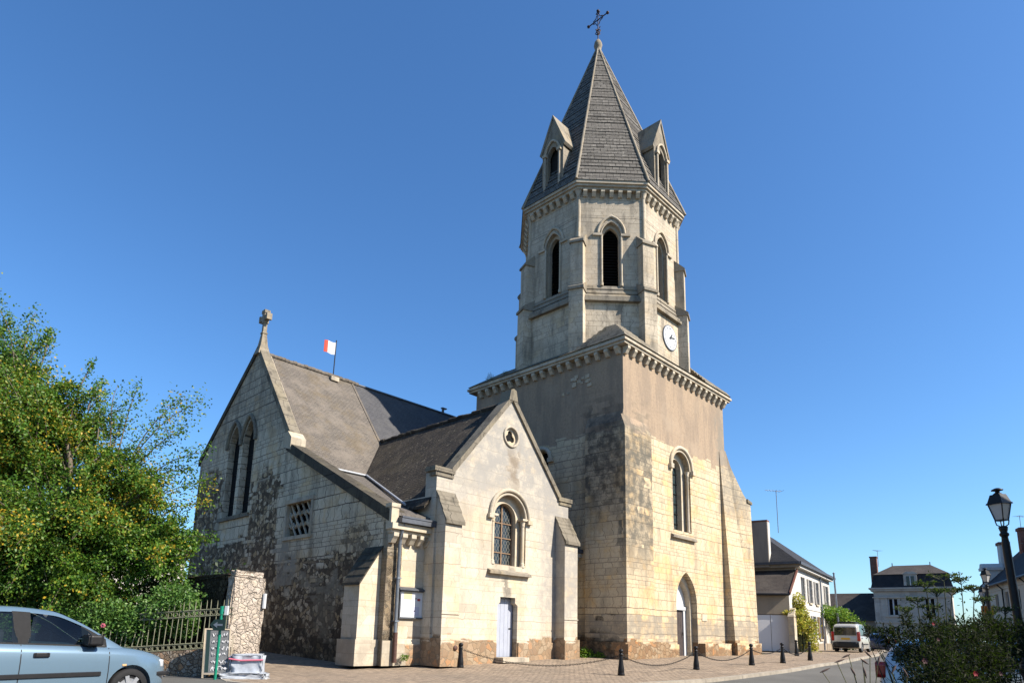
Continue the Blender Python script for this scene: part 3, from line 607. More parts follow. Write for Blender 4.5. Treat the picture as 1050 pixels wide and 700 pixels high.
# chapel roof
m = MB()
def cslab(ue, ze):
    v0, v1 = 2.05, 11.6
    m.hexa([(ue, v0, ze-.1), (-5.25, v0, 9.9), (-5.25, v1, 9.9), (ue, v1, ze-.1)], [(ue, v0, ze), (-5.25, v0, 10.0), (-5.25, v1, 10.0), (ue, v1, ze)])
cslab(-9.25, 10-1.2*4); cslab(-1.35, 10-1.2*3.9)
cr = part(m, 'chapel_roof', 'chaproof')
m = MB()
random.seed(5)
for k in range(30):
    y = 2.3+k*.3; j = random.uniform(-.03, .03); m.tube([(-5.25, y, 10.0+j), (-5.25, y+.29, 10.01+j)], [.1, .11], 6)
part(m, 'ridge_tiles', 'chaproof', cr)
# link wall
m = MB(); fr = frame((0, 2.6, 0), EXU); m.holes(rect(-1.6, -.2, 0, 4.3), [], fr, .1, .3); m.box((-1.6, 2.5, -.2), (0, 2.6, .6)); lk = part(m, 'link_wall', 'aisle')
m = MB(); m.box((-1.6, 2.25, 4.28), (.0, 2.62, 4.46)); part(m, 'link_cornice', 'trim_warm', lk)
for k in range(4): c = dup(cb, (-1.4+k*.36, 2.6, 4.28), lk)
m = MB(); m.box((-1.6, 2.2, 4.48), (0, 2.42, 4.64)); part(m, 'gutter', 'darkzinc', lk)
m = MB(); m.hexa([(-1.6, 2.3, 4.55), (0, 2.3, 4.55), (0, 5, 5.9), (-1.6, 5, 5.9)], [(-1.6, 2.3, 4.65), (0, 2.3, 4.65), (0, 5, 6.0), (-1.6, 5, 6.0)]); part(m, 'link_roof', 'chaproof', lk)

# ---- tower
TU, TV = 9.75, 9.55
fr = frame((0, 0, 0), EXU); frl = frame((0, 0, 0), EXV)
m = MB(); TC = 4.95
twin = round_arch(TC, 5.9, 9.02, 1.75, 16); tdoor = pointed_arch(5.15, -.2, 2.45, 1.95, .85, 9)
m.holes([(0, -.2), (TU, -.2), (TU, 13.7), (0, 13.7)], [twin, tdoor], fr, .3)
m.holes([(-TV, -.2), (0, -.2), (0, 13.7), (-TV, 13.7)], [round_arch(-4.75, 7.0, 9.2, .85, 12)], frl, .4)
m.poly([(TU, 0, -.2), (TU, TV, -.2), (TU, TV, 13.7), (TU, 0, 13.7)]); m.poly([(TU, TV, -.2), (0, TV, -.2), (0, TV, 13.7), (TU, TV, 13.7)])
m.prism(rect(2.1, -.2, 4.15, .6), fr, .001, .1); m.prism(rect(6.16, -.2, 8.9, .66), fr, .001, .35)
tower = part(m, 'tower', 'tower')
m = MB()   # clasping corner buttress
a = -.2
m.hexa([(a, a, -.2), (1.95, a, -.2), (1.95, 0, -.2), (a, 0, -.2)], [(a, a, 9.9), (1.95, a, 9.9), (1.95, -.001, 10.5), (a, -.001, 10.5)])
m.hexa([(a, .0, -.2), (0, 0, -.2), (0, 1.95, -.2), (a, 1.95, -.2)], [(a, 0, 10.2), (0, 0, 10.7), (0, 1.95, 10.7), (a, 1.95, 10.2)])
m.box((a-.12, a-.12, -.2), (2.1, a, .6)); m.box((a-.12, a, -.2), (a, 2.1, .66)); part(m, 'clasping_buttress', 'tower', tower)
prof = [(9.1, -.2), (11.85, -.2), (11.95, 8.3), (11.6, 8.42), (11.2, 8.75), (10.7, 9.4), (10.2, 10.1), (9.85, 11.0), (9.1, 10.8)]
def fv(z): return float(np.interp(z, [-.2, 8.4, 10.9], [-.52, -.36, -.005]))
m = MB(); n = len(prof)
m.add([(u_, fv(z), z) for u_, z in prof]+[(u_, 1.3, z) for u_, z in prof], [tuple(range(n)), tuple(range(2*n-1, n-1, -1))]+[((i+1) % n, i, n+i, n+(i+1) % n) for i in range(n)])
m.prism(rect(9.0, -.2, 11.9, .7), fr, .5, .62)
bt = part(m, 'raking_buttress', 'tower', tower)
m = MB(); m.hexa([(11.5, -.42, 8.32), (12.08, -.42, 8.26), (12.08, 1.34, 8.26), (11.5, 1.34, 8.42)], [(11.5, -.42, 8.52), (12.08, -.42, 8.4), (12.08, 1.34, 8.4), (11.5, 1.34, 8.58)]); part(m, 'capstone', 'coping', bt)
# tower window
m = MB(); m.holes(round_arch(TC, 5.75, 9.02, 1.77, 16), [round_arch(TC, 5.9, 9.02, 1.0, 14)], frame((0, .3, 0), EXU), .3); wi = part(m, 'tower_window', 'trim_warm', tower)
m = MB(); m.prism(round_arch(TC, 5.85, 9.02, 1.03, 14), fr, -.62, -.57); part(m, 'leaded_pane', 'stained', wi)
m = MB()
for z in np.arange(6.35, 9.3, .5): m.prism(rect(TC-.5, z-.018, TC+.5, z+.018), fr, -.57, -.53)
part(m, 'saddle_bars', 'iron', wi)
m = MB(); m.tube([fr(TC+1.03*math.cos(a), 9.02+1.03*math.sin(a), .03) for a in np.linspace(0, math.pi, 20)], .1, 6); m.tube([fr(TC+.86*math.cos(a), 9.02+.86*math.sin(a), -.02) for a in np.linspace(0, math.pi, 20)], .055, 6)
for sx in (-1, 1): m.box((TC+sx*1.05-.13, -.16, 8.84), (TC+sx*1.05+.13, .02, 9.06))
part(m, 'hood_mould', 'trim_warm', wi)
for sx in (-1, 1):
    x = TC+sx*.78; m = MB(); m.lathe([(.09, 5.95), (.07, 6.05), (.07, 8.75), (.1, 8.78), (.08, 8.82), (.13, 9.0)], (x, .12, 0), 10); part(m, 'colonnette', 'trim_warm', wi)
m = MB(); m.hexa([(3.8, -.16, 5.5), (6.1, -.16, 5.5), (6.1, .5, 5.5), (3.8, .5, 5.5)], [(3.85, -.16, 5.6), (6.05, -.16, 5.6), (6.05, .5, 6.0), (3.85, .5, 6.0)]); part(m, 'window_sill', 'dirtytrim', wi)
# tower door
m = MB(); m.holes(pointed_arch(5.15, -.2, 2.45, 1.97, .85, 9), [pointed_arch(5.15, -.1, 2.4, 1.6, .85, 9)], frame((0, .3, 0), EXU), .35); dr = part(m, 'tower_door', 'trim_warm', tower)
m = MB(); m.prism(pointed_arch(5.15, 2.3, 2.4, 1.62, .85, 9), fr, -.62, -.56); m.prism(rect(4.3, 2.2, 5.95, 2.36), fr, -.62, -.48); m.prism(rect(4.34, -.1, 4.62, 2.25), fr, -.62, -.52); m.prism(rect(5.72, -.1, 5.96, 2.25), fr, -.62, -.52); part(m, 'door_surround', 'white', dr)
m = MB()
m.prism(rect(4.6, -.1, 5.75, 2.22), fr, -.64, -.6)
for k in range(6): m.prism(rect(4.63+k*.185, .05, 4.63+k*.185+.17, 2.18), fr, -.6, -.585)
part(m, 'door_leaf', 'doordark', dr)
m = MB(); m.tube([(5.6, .5, 1.0), (5.6, .52, 1.15)], .03, 6); part(m, 'handle', 'iron', dr)
m = MB(); m.prism(rect(6.55, 1.72, 7.05, 2.05), fr, .002, .03); part(m, 'wall_plaque', 'trim_warm', tower)
# left window
m = MB(); m.prism(round_arch(-4.75, 6.9, 9.2, .88, 12), frl, -.42, -.36); wl = part(m, 'side_window', 'dark', tower)
m = MB(); m.tube([frl(-4.75+.56*math.cos(a), 9.2+.56*math.sin(a), .03) for a in np.linspace(0, math.pi, 16)], .1, 6)
for sx in (-1, 1): m.box((-.14, 4.75+sx*.62-.16, 9.0), (.02, 4.75+sx*.62+.16, 9.2))
part(m, 'hood_mould', 'trim', wl)
m = MB(); random.seed(2)   # exposed masonry patch in the render
for k in range(16):
    x = -3.6+random.uniform(0, 1.7); z = 12.15+random.uniform(0, .7); s = random.uniform(.08, .2); m.prism(rect(x, z, x+s*1.4, z+s), frl, .001, .02+random.uniform(0, .03))
part(m, 'bare_stones', 'trim', tower)
# cornice + corbels
m = MB()
def ring(a0, a1, z0, z1):
    m.box((-a1, -a1, z0), (TU+a1, -a0, z1)); m.box((-a1, TV+a0, z0), (TU+a1, TV+a1, z1)); m.box((-a1, -a0, z0), (-a0, TV+a0, z1)); m.box((TU+a0, -a0, z0), (TU+a1, TV+a0, z1))
ring(-.3, .3, 13.74, 13.86); ring(-.3, .38, 13.86, 13.97); ring(-.3, .3, 13.97, 14.08)
tcor = part(m, 'tower_cornice', 'trim', tower)
tc = part(corbel(.2, .28, .34), 'corbel', 'trim_warm', tcor); tc.location = (.12, 0, 13.72)
for k in range(1, 18): dup(tc, (.12+k*.559, 0, 13.72))
for k in range(17): dup(tc, (0, .2+k*.555, 13.72), None, -math.pi/2)
# tower top (stone slopes + corner broach)
OU, OV = 4.4, 4.5
m = MB(); e = .36; z0 = 14.08
base = [(-e, -e), (TU+e, -e), (TU+e, TV+e), (-e, TV+e)]; s_ = 3.3
inn = [(OU-s_, OV-s_), (OU+s_+.9, OV-s_), (OU+s_+.9, OV+s_+.9), (OU-s_, OV+s_+.9)]
m.add([(x, y, z0) for x, y in base]+[(x, y, 15.1) for x, y in inn], [(i, (i+1) % 4, 4+(i+1) % 4, 4+i) for i in range(4)]+[(4, 5, 6, 7)])
tt = part(m, 'tower_weathering', 'coping', tower)
def broach(c, sx, sy):
    m = MB()
    for k in range(6):
        t = k/6; t1 = (k+1)/6; L = 2.9
        def lv(t): return [(c[0]+sx*.02+sx*1.5*t, c[1]+sy*.02+sy*1.5*t), (c[0]+sx*(L-(L-2.0)*t), c[1]+sy*(.02+1.4*t)), (c[0]+sx*(.02+1.4*t), c[1]+sy*(L-(L-2.0)*t))]
        za, zb = 14.1+1.45*t, 14.1+1.45*t1
        A = lv(t); m.add([(*p, za) for p in A]+[(*p, zb) for p in lv(t+.1)], [(0, 1, 4, 3), (1, 2, 5, 4), (2, 0, 3, 5), (3, 4, 5)] if sx*sy > 0 else [(1, 0, 3, 4), (2, 1, 4, 5), (0, 2, 5, 3), (5, 4, 3)])
    return part(m, 'corner_broach', 'coping', tower)
broach((-e, -e), 1, 1); broach((TU+e, -e), -1, 1)

# ---- belfry
T8 = math.tan(math.pi/8)
def octpts(a, z, c=(OU, OV)): return [(c[0]+a/math.cos(math.pi/8)*math.cos(math.pi/8+k*math.pi/4), c[1]+a/math.cos(math.pi/8)*math.sin(math.pi/8+k*math.pi/4), z) for k in range(8)]
def octframe(k, a):
    ang = k*math.pi/4; n = Vector((math.cos(ang), math.sin(ang), 0)); ex = Vector((-n.y, n.x, 0))
    return frame(Vector((OU, OV, 0))+n*a, ex)
A1, A2 = 4.02, 4.12
m = MB()
m.add(octpts(A2, 13.9)+octpts(A2, 17.1), [(i, (i+1) % 8, 8+(i+1) % 8, 8+i) for i in range(8)])
for k in range(8):
    h = A1*T8; f = octframe(k, A1)
    m.holes(rect(-h, 17.0, h, 23.2), [pointed_arch(0, 17.95, 20.75, 1.08, .8, 8)], f, .2)
belf = part(m, 'belfry', 'belfry')
m = MB()
for a0, a1, za, zb in ((A2+.2, A2+.2, 17.02, 17.16), (A2+.14, A2+.14, 17.16, 17.3), (A2+.14, A1+.04, 17.3, 17.5), (A1+.1, A1+.02, 17.5, 17.75), (A1+.06, A1+.003, 17.75, 17.95)):
    m.add(octpts(a0, za)+octpts(a1, zb), [(i, (i+1) % 8, 8+(i+1) % 8, 8+i) for i in range(8)]+[tuple(range(7, -1, -1)), tuple(range(8, 16))])
part(m, 'string_course', 'dirtytrim', belf)
for k in range(8):
    f = octframe(k, A1)
    m = MB(); m.holes(pointed_arch(0, 17.9, 20.75, 1.1, .8, 8), [pointed_arch(0, 18.0, 20.7, .82, .8, 8)], octframe(k, A1-.2), .22); bw = part(m, 'belfry_window', 'trim', belf)
    m = MB(); m.prism(pointed_arch(0, 17.9, 20.7, .86, .8, 8), f, -.75, -.7); part(m, 'dark_opening', 'dark', bw)
    m = MB()
    for z in np.arange(18.05, 21.1, .16): m.add([f(-.43, z, -.46), f(.43, z, -.46), f(.43, z+.14, -.66), f(-.43, z+.14, -.66), f(-.43, z-.02, -.46), f(.43, z-.02, -.46), f(.43, z+.12, -.66), f(-.43, z+.12, -.66)], [(0, 1, 2, 3), (7, 6, 5, 4), (4, 5, 1, 0)])
    part(m, 'louvres', 'louver', bw)
    m = MB(); m.tube([f(x, y, .03) for x, y in arc_pointed(0, 20.85, 1.36, .75, 9)], .075, 6); m.tube([f(x, y, .0) for x, y in arc_pointed(0, 20.78, 1.05, .78, 9)], .04, 6)
    for sx in (-1, 1):
        m.add(*(lambda b: (b.v, b.f))(MB().prism(rect(sx*.72-.24, 20.7, sx*.72+.24, 20.82), f, -.02, .1)))
    part(m, 'hood_mould', 'trim', bw)
    m = MB()
    for sx in (-1, 1): m.tube([f(sx*.5, 18.0, .02), f(sx*.5, 20.7, .02)], .06, 7); m.tube([f(sx*.5, 17.95, .02), f(sx*.5, 18.12, .02)], .09, 7)
    part(m, 'colonnettes', 'trim', bw)
# corner buttresses + corner shafts
def bprism(m, ang, hw, r0, r1, z0, z1, zt=None):
    d = Vector((math.cos(ang), math.sin(ang), 0)); t = Vector((-d.y, d.x, 0)); c = Vector((OU, OV, 0))
    bot = [tuple(c+d*r+t*s+Vector((0, 0, z0))) for r, s in ((r0, -hw), (r1, -hw), (r1, hw), (r0, hw))]
    zt = z1 if zt is None else zt
    top = [tuple(c+d*r+t*s+Vector((0, 0, z))) for r, s, z in ((r0, -hw, zt), (r1, -hw, z1), (r1, hw, z1), (r0, hw, zt))]
    m.hexa(bot, top)
RC = A1/math.cos(math.pi/8)
for k in range(8):
    ang = math.pi/8+k*math.pi/4; m = MB()
    bprism(m, ang, .36, RC-.5, RC+.46, 13.9, 17.5); bprism(m, ang, .32, RC-.5, RC+.34, 17.5, 20.1)
    b_ = part(m, 'belfry_buttress', 'belfry', belf)
    m = MB(); bprism(m, ang, .41, RC-.4, RC+.54, 17.5, 17.62, 17.62); bprism(m, ang, .4, RC-.4, RC+.52, 17.62, 17.66, 18.3)
    bprism(m, ang, .38, RC-.4, RC+.42, 20.1, 20.2, 20.2); bprism(m, ang, .37, RC-.4, RC+.4, 20.2, 20.24, 21.0); part(m, 'weathering', 'dirtytrim', b_)
    m = MB(); d = Vector((math.cos(ang), math.sin(ang), 0)); p = Vector((OU, OV, 0))+d*(RC-.02); m.tube([(p.x, p.y, 20.6), (p.x, p.y, 22.9)], .1, 7); m.lathe([(.1, 22.85), (.13, 22.9), (.12, 22.95), (.22, 23.2)], (p.x, p.y, 0), 8); part(m, 'corner_shaft', 'trim', b_)
m = MB()
for a0, za, zb in ((A1+.22, 23.2, 23.32), (A1+.32, 23.32, 23.45), (A1+.4, 23.45, 23.6)): m.add(octpts(a0, za)+octpts(a0, zb), [(i, (i+1) % 8, 8+(i+1) % 8, 8+i) for i in range(8)]+[tuple(range(7, -1, -1)), tuple(range(8, 16))])
bcor = part(m, 'belfry_cornice', 'trim', belf)
bc = part(corbel(.2, .26, .34), 'corbel', 'trim_warm', bcor); first = True
for k in range(8):
    ang = k*math.pi/4; n_ = Vector((math.cos(ang), math.sin(ang), 0)); t_ = Vector((-n_.y, n_.x, 0))
    for j in range(7):
        p = Vector((OU, OV, 23.2))+n_*A1+t_*(-1.35+j*.45)
        if first: bc.location = p; bc.rotation_euler = (0, 0, ang+math.pi/2); first = False
        else: dup(bc, p, None, ang+math.pi/2)
# clock on the -v face (k=6 => angle 270)
f = octframe(6, A2); m = MB(); ccx, ccz = .42, 15.95
def disc(r, d0, d1, mi, n=36): m.prism([(ccx+r*math.cos(a), ccz+r*math.sin(a)) for a in np.linspace(0, 2*math.pi, n+1)[:-1]], f, d0, d1, mi)
disc(.68, .0, .05, 1); disc(.63, .05, .06, 0)
for h in range(12):
    a = math.pi/2-h*math.pi/6; ca, sa = math.cos(a), math.sin(a); W_ = {0: 'XII', 1: 'I', 2: 'II', 3: 'III', 4: 'IV', 5: 'V', 6: 'VI', 7: 'VII', 8: 'VIII', 9: 'IX', 10: 'X', 11: 'XI'}[h]
    cv_ = bpy.data.curves.new('numeral', 'FONT'); cv_.body = W_; cv_.size = .17; cv_.align_x = 'CENTER'; cv_.align_y = 'CENTER'
    ob = bpy.data.objects.new('numeral', cv_); col.objects.link(ob); dg = bpy.context.evaluated_depsgraph_get(); me = bpy.data.meshes.new_from_object(ob.evaluated_get(dg))
    px, py = ccx+.5*ca, ccz+.5*sa
    m.add([f(px+v.co.x*sa+v.co.y*ca, py-v.co.x*ca+v.co.y*sa, .064) for v in me.vertices], [tuple(p.vertices) for p in me.polygons], 2)
    bpy.data.objects.remove(ob); bpy.data.curves.remove(cv_); bpy.data.meshes.remove(me)
clock = part(m, 'clock', ['white', 'darkzinc', 'ink'], belf)
m = MB()
for ang, L, wd in ((math.pi/2-R(37), .3, .04), (math.pi/2-R(78), .46, .028)):
    ca, sa = math.cos(ang), math.sin(ang); q = [(-.1, -wd), (L*.8, -wd), (L, 0), (L*.8, wd), (-.1, wd)]
    m.prism([(ccx+x*ca-y*sa, ccz+x*sa+y*ca) for x, y in q], f, .075, .085)
part(m, 'clock_hands', 'ink', clock)
# ---- spire
m = MB(); zb_, za_ = 23.6, 36.0
for k in range(46):
    t0, t1 = k/46, (k+1)/46; a0 = (A1+.4)*(1-t0)+.1*t0; a1 = (A1+.4)*(1-t1)+.1*t1
    m.add(octpts(a0+.03+random.uniform(-.012, .02), zb_+(za_-zb_)*t0)+octpts(a1+.012-.0, zb_+(za_-zb_)*t1), [(i, (i+1) % 8, 8+(i+1) % 8, 8+i) for i in range(8)]+[tuple(range(8, 16))])
spire = part(m, 'spire', 'spire')
m = MB(); A = octpts(A1+.44, zb_); Bq = octpts(.1, za_)
for p, q in zip(A, Bq): m.tube([p, q], [.085, .06], 6)
part(m, 'hip_rolls', 'dirtytrim', spire)
m = MB(); m.lathe([(.13, 35.7), (.2, 35.92), (.16, 35.98), (.22, 36.1), (.26, 36.3), (.22, 36.5), (.12, 36.68), (.0, 36.76)], (OU, OV, 0), 12); part(m, 'finial', 'dirtytrim', spire)
m = MB()
m.tube([(OU, OV, 36.7), (OU, OV, 38.85)], .035, 6); m.tube([(OU, OV-.72, 38.2), (OU, OV+.72, 38.2)], .035, 6)
for y, z in ((-.72, 38.2), (.72, 38.2), (0, 38.85)): m.lathe([(.0, -.1), (.09, -.04), (.1, .03), (.0, .1)], (OU, OV+y, z), 8)
for s1 in (-1, 1):
    for s2 in (-1, 1): m.tube([(OU, OV+s1*.08, 38.2+s2*.36), (OU, OV+s1*.16, 38.2+s2*.16), (OU, OV+s1*.36, 38.2+s2*.08)], .028, 5)
    m.tube([(OU, OV+s1*.02, 37.1), (OU, OV+s1*.2, 37.3), (OU, OV+s1*.05, 37.45), (OU, OV+s1*.16, 37.6)], .03, 5)
    m.tube([(OU+s1*.02, OV, 37.1), (OU+s1*.2, OV, 37.3), (OU+s1*.05, OV, 37.45)], .03, 5); m.tube([(OU, OV, 38.6), (OU, OV+s1*.14, 38.7), (OU, OV+s1*.05, 38.8)], .03, 5)
part(m, 'iron_cross', 'rust', spire)
# lucarnes on four faces
for k in (4, 6, 0, 2):
    ang = k*math.pi/4; f = octframe(k, A1+.12)
    m = MB(); out = [(-.72, 23.6), (.72, 23.6), (.72, 26.75), (.0, 28.45), (-.72, 26.75)]
    m.holes(out, [pointed_arch(0, 24.2, 26.1, .74, .8, 7)], f, .25)
    for sx in (-1, 1):   # cheeks
        q = [f(sx*.72, 23.6, 0), f(sx*.72, 26.75, 0), f(sx*.72, 26.75, -1.6), f(sx*.72, 23.6, -.2)]; m.poly(q if sx < 0 else q[::-1])
    lu = part(m, 'lucarne', 'dirtytrim', spire)
    m = MB(); m.prism(pointed_arch(0, 24.1, 26.1, .78, .8, 7), f, -.4, -.34); part(m, 'opening', 'louver', lu)
    m = MB()
    for sx in (-1, 1):
        a, b = (sx*.9, 26.5), (0, 28.62)
        P4 = [(a[0], a[1]), (b[0], b[1]), (b[0], b[1]-.22), (a[0]-sx*.1, a[1]-.12)]
        P4 = P4 if sx > 0 else P4[::-1]
        va = [f(x, y, .06) for x, y in P4]; vb = [f(x, y, -(1.5 if y < 27 else 2.05)) for x, y in P4]
        m.add(va+vb, [(0, 1, 2, 3), (7, 6, 5, 4), (1, 0, 4, 5), (2, 1, 5, 6), (3, 2, 6, 7), (0, 3, 7, 4)])
    part(m, 'lucarne_roof', 'dirtytrim', lu)
    m = MB()
    for sx in (-1, 1): m.tube([f(sx*.5, 24.0, .06), f(sx*.5, 26.2, .06)], .07, 7); m.add(*(lambda b: (b.v, b.f))(MB().prism(rect(sx*.5-.13, 26.15, sx*.5+.13, 26.32), f, -.02, .16)))
    m.tube([f(x, y, .05) for x, y in arc_pointed(0, 26.3, .95, .8, 8)], .07, 6); part(m, 'shafts', 'trim', lu)

# ---- things on the church
fr = frame((0, 2.3, 0), EXU)
def W2(p): return CW(*p)
nb = empty('notice_board', 'grey framed notice board with pale posters on the church wall beside the downpipe', 'notice board', CW(-9.12, 2.3, 1.32), math.pi/2-YAW)
f0 = frame((0, 0, 0), EXU)
m = MB()
for a in (rect(-.82, .0, .82, .05), rect(-.82, .9, .82, .95), rect(-.82, .05, -.77, .9), rect(.77, .05, .82, .9)): m.prism(a, f0, .0, .09)
part(m, 'frame', 'darkzinc', nb)
m = MB(); m.prism(rect(-.77, .05, .77, .9), f0, .01, .03); part(m, 'back_panel', 'paper_white', nb)
m = MB(); m.hexa([(-.88, -.16, .93), (.88, -.16, .93), (.88, .0, 1.0), (-.88, .0, 1.0)], [(-.88, -.16, .97), (.88, -.16, .97), (.88, .0, 1.05), (-.88, .0, 1.05)]); part(m, 'canopy', 'darkzinc', nb)
m = MB(); m.prism(rect(-.62, .64, -.28, .88), f0, .032, .036); part(m, 'poster', 'paper_yellow', nb, label='yellow poster in the upper left corner')
m = MB(); m.prism(rect(-.64, .12, .05, .4), f0, .032, .036); part(m, 'poster', 'paper_lilac', nb, label='lilac poster along the bottom')
m = MB(); m.prism(rect(-.05, .6, .07, .68), f0, .032, .036); m.prism(rect(-.14, .66, -.09, .7), f0, .032, .036, 1); m.prism(rect(-.18, .24, -.13, .28), f0, .037, .039, 1); part(m, 'notice', ['red', 'ink'], nb)
fl = empty('flag', 'small red and white flag on a thin pole at the ridge of the nave roof', 'flag', CW(-6.47, 13.65, 13.85), math.pi/2-YAW)
m = MB(); m.tube([(0, 0, -.2), (.03, 0, 1.98)], .028, 6); m.lathe([(0, 1.97), (.04, 2.0), (0, 2.04)], (.03, 0, 0), 8); part(m, 'pole', 'iron', fl)
MT['flagred'] = plain('red_cloth', (.75, .1, .06), .8, .05); MT['flagwhite'] = plain('white_cloth', (.8, .8, .82), .8, .03)
def cloth(x0, x1, name, mat):
    m = MB(); N = 8
    P = [(-(x0+(x1-x0)*i/N), .06*math.sin(9*(x0+(x1-x0)*i/N)), (x0+(x1-x0)*i/N)) for i in range(N+1)]
    for sd in (-.004, .004):
        m.add([(x, y+sd, 1.88-.1*d) for x, y, d in P]+[(x, y+sd, 1.2-.06*d) for x, y, d in P], [(i, i+1, N+2+i, N+1+i) if sd < 0 else (N+1+i, N+2+i, i+1, i) for i in range(N)], 0, True)
    part(m, name, mat, fl)
cloth(-.02, .47, 'cloth', 'flagwhite'); cloth(.47, .67, 'stripe', 'flagred')

# ---- foliage helpers
def leaves(name, pos, dirs, L, Wd, mat, parent=None, droop=.0, seed=0, **k):
    """one mesh of leaf quads; pos (n,3), dirs (n,3) rough pointing, L/Wd arrays or scalars"""
    r = np.random.default_rng(seed); n = len(pos); pos = np.asarray(pos, float)
    d = np.asarray(dirs, float)+r.normal(0, .55, (n, 3)); d[:, 2] -= droop; d /= np.linalg.norm(d, axis=1)[:, None]
    q = r.normal(0, 1, (n, 3)); s = np.cross(d, q); s /= np.linalg.norm(s, axis=1)[:, None]+1e-9
    L = np.broadcast_to(np.asarray(L, float), (n,))*r.uniform(.65, 1.25, n); Wd = np.broadcast_to(np.asarray(Wd, float), (n,))*r.uniform(.7, 1.2, n)
    V = np.empty((n, 4, 3)); V[:, 0] = pos; V[:, 1] = pos+d*(L*.45)[:, None]+s*(Wd*.5)[:, None]; V[:, 2] = pos+d*L[:, None]; V[:, 3] = pos+d*(L*.45)[:, None]-s*(Wd*.5)[:, None]
    me = bpy.data.meshes.new(name); me.vertices.add(4*n); me.vertices.foreach_set('co', V.ravel()); me.loops.add(4*n); me.loops.foreach_set('vertex_index', np.arange(4*n, dtype=np.int32))
    me.polygons.add(n); me.polygons.foreach_set('loop_start', np.arange(0, 4*n, 4, dtype=np.int32)); me.polygons.foreach_set('loop_total', np.full(n, 4, np.int32)); me.update(); me.validate()
    me.materials.append(MT[mat]); o = bpy.data.objects.new(name, me); col.objects.link(o)
    if parent: o.parent = parent
    for kk, v in k.items(): o[kk] = v
    return o
def twig_path(p, q, r, sag=.15, n=6, wob=.12):
    p, q = np.array(p, float), np.array(q, float); L = np.linalg.norm(q-p); pts = []
    ph = r.uniform(0, 6, 3)
    for i in range(n+1):
        t = i/n; x = p+(q-p)*t; x = x+np.array([math.sin(3*t+ph[0])-math.sin(ph[0]), math.sin(3.3*t+ph[1])-math.sin(ph[1]), 0])*wob*L*.3*t; x[2] += sag*L*math.sin(math.pi*t)
        pts.append(x)
    return pts
def tree(name, label, base, fork_z, blobs, shoots, nleaf, leafmat, L, Wd, tr, seed, group=None, ntw=60):
    """blobs: (centre xyz, radius); foliage grown along twigs that spring from the limbs"""
    r = np.random.default_rng(seed); t = empty(name, label, 'tree', base, 0, group); B = np.array(base)
    m = MB(); fork = np.array([0, 0, fork_z]); m.tube([(0, 0, -.3), (.03, 0, .2), (.02, .03, fork_z*.6), tuple(fork)], [tr*1.35, tr, tr*.85, tr*.8], 9)
    lim = []; P = []; D = []
    tot = sum(rad**2 for c, rad in blobs)
    for c, rad in blobs:
        c = np.array(c)-B; path = twig_path(fork+r.normal(0, .05, 3), c+np.array([0, 0, rad*.1]), r, .08, 7, .25)
        m.tube([tuple(x) for x in path], list(np.linspace(tr*.6, .035, len(path))), 6)
        k = max(6, int(ntw*rad**2/tot*len(blobs)))
        for i in range(k):
            st = path[r.integers(3, len(path))]; u = r.normal(0, 1, 3); u /= np.linalg.norm(u); e = c+u*rad*r.uniform(.45, 1.08)*np.array([1, 1, .9])
            lim.append((st, e, .012, nleaf*rad**2/tot/k))
    for a, b, w_ in shoots: lim.append((np.array(a)-B, np.array(b)-B, .014, w_))
    for st, e, rr, nl in lim:
        pa = twig_path(st, e, r, .12, 6, .2); m.tube([tuple(x) for x in pa], list(np.linspace(rr*1.6, rr*.35, len(pa))), 4, cap=False)
        nl = int(nl); pa = np.array(pa); tt = r.uniform(.18, 1.0, nl)**.8*(len(pa)-1); i0 = np.minimum(tt.astype(int), len(pa)-2); f = (tt-i0)[:, None]
        p = pa[i0]*(1-f)+pa[i0+1]*f; sc = np.clip(np.linalg.norm(e-st)*.14, .1, .4)
        P.append(p+r.normal(0, 1, p.shape)*sc*.5); dd = (pa[-1]-pa[0])/np.linalg.norm(pa[-1]-pa[0]); D.append(np.broadcast_to(dd, p.shape)*.5+r.normal(0, .4, p.shape))
    m.build('trunk', 'bark', t)
    leaves('crown', np.concatenate(P), np.concatenate(D), L, Wd, leafmat, t, .35, seed)
    return t
def at(x, y, Y):
    a, b = (x-525)/F_PX, -(y-PY)/F_PX; r = fw+rt*a+up*b; return EYE+r*(Y/r.y)
def px2(lst): return [((*at(x, y, Y),), rad/674*Y) for x, y, Y, rad in lst]

# ---- garden, fence, tree at left
bl = px2([(10, 440, 18.5, 78), (62, 452, 19, 62), (100, 530, 18.5, 66), (30, 560, 17.8, 85), (150, 568, 18.6, 52), (158, 505, 18.8, 36), (-60, 470, 18.5, 100), (90, 600, 17.9, 48), (178, 572, 18.8, 30), (20, 380, 18.8, 42), (-20, 350, 19, 45), (70, 415, 18.8, 38), (-40, 590, 18, 90), (120, 480, 18.5, 40), (188, 545, 19, 18)])
sh = []
for a, b, w_ in [((118, 500), (191, 404), 170), ((130, 490), (188, 440), 130), ((140, 500), (206, 462), 130), ((145, 520), (213, 495), 120), ((120, 470), (138, 398), 100), ((112, 470), (118, 392), 40), ((100, 450), (104, 404), 80), ((110, 480), (126, 432), 90), ((15, 380), (2, 302), 130), ((25, 370), (24, 316), 60), ((40, 380), (60, 340), 110), ((30, 370), (46, 345), 60), ((150, 540), (218, 515), 130), ((160, 560), (215, 552), 120), ((90, 420), (100, 388), 60), ((130, 480), (175, 402), 120), ((140, 500), (200, 480), 110), ((-10, 360), (10, 325), 90), ((80, 400), (98, 372), 50)]:
    Y_ = 18.6; sh.append((tuple(at(*a, Y_)), tuple(at(*b, Y_+.3)), w_*2.6))
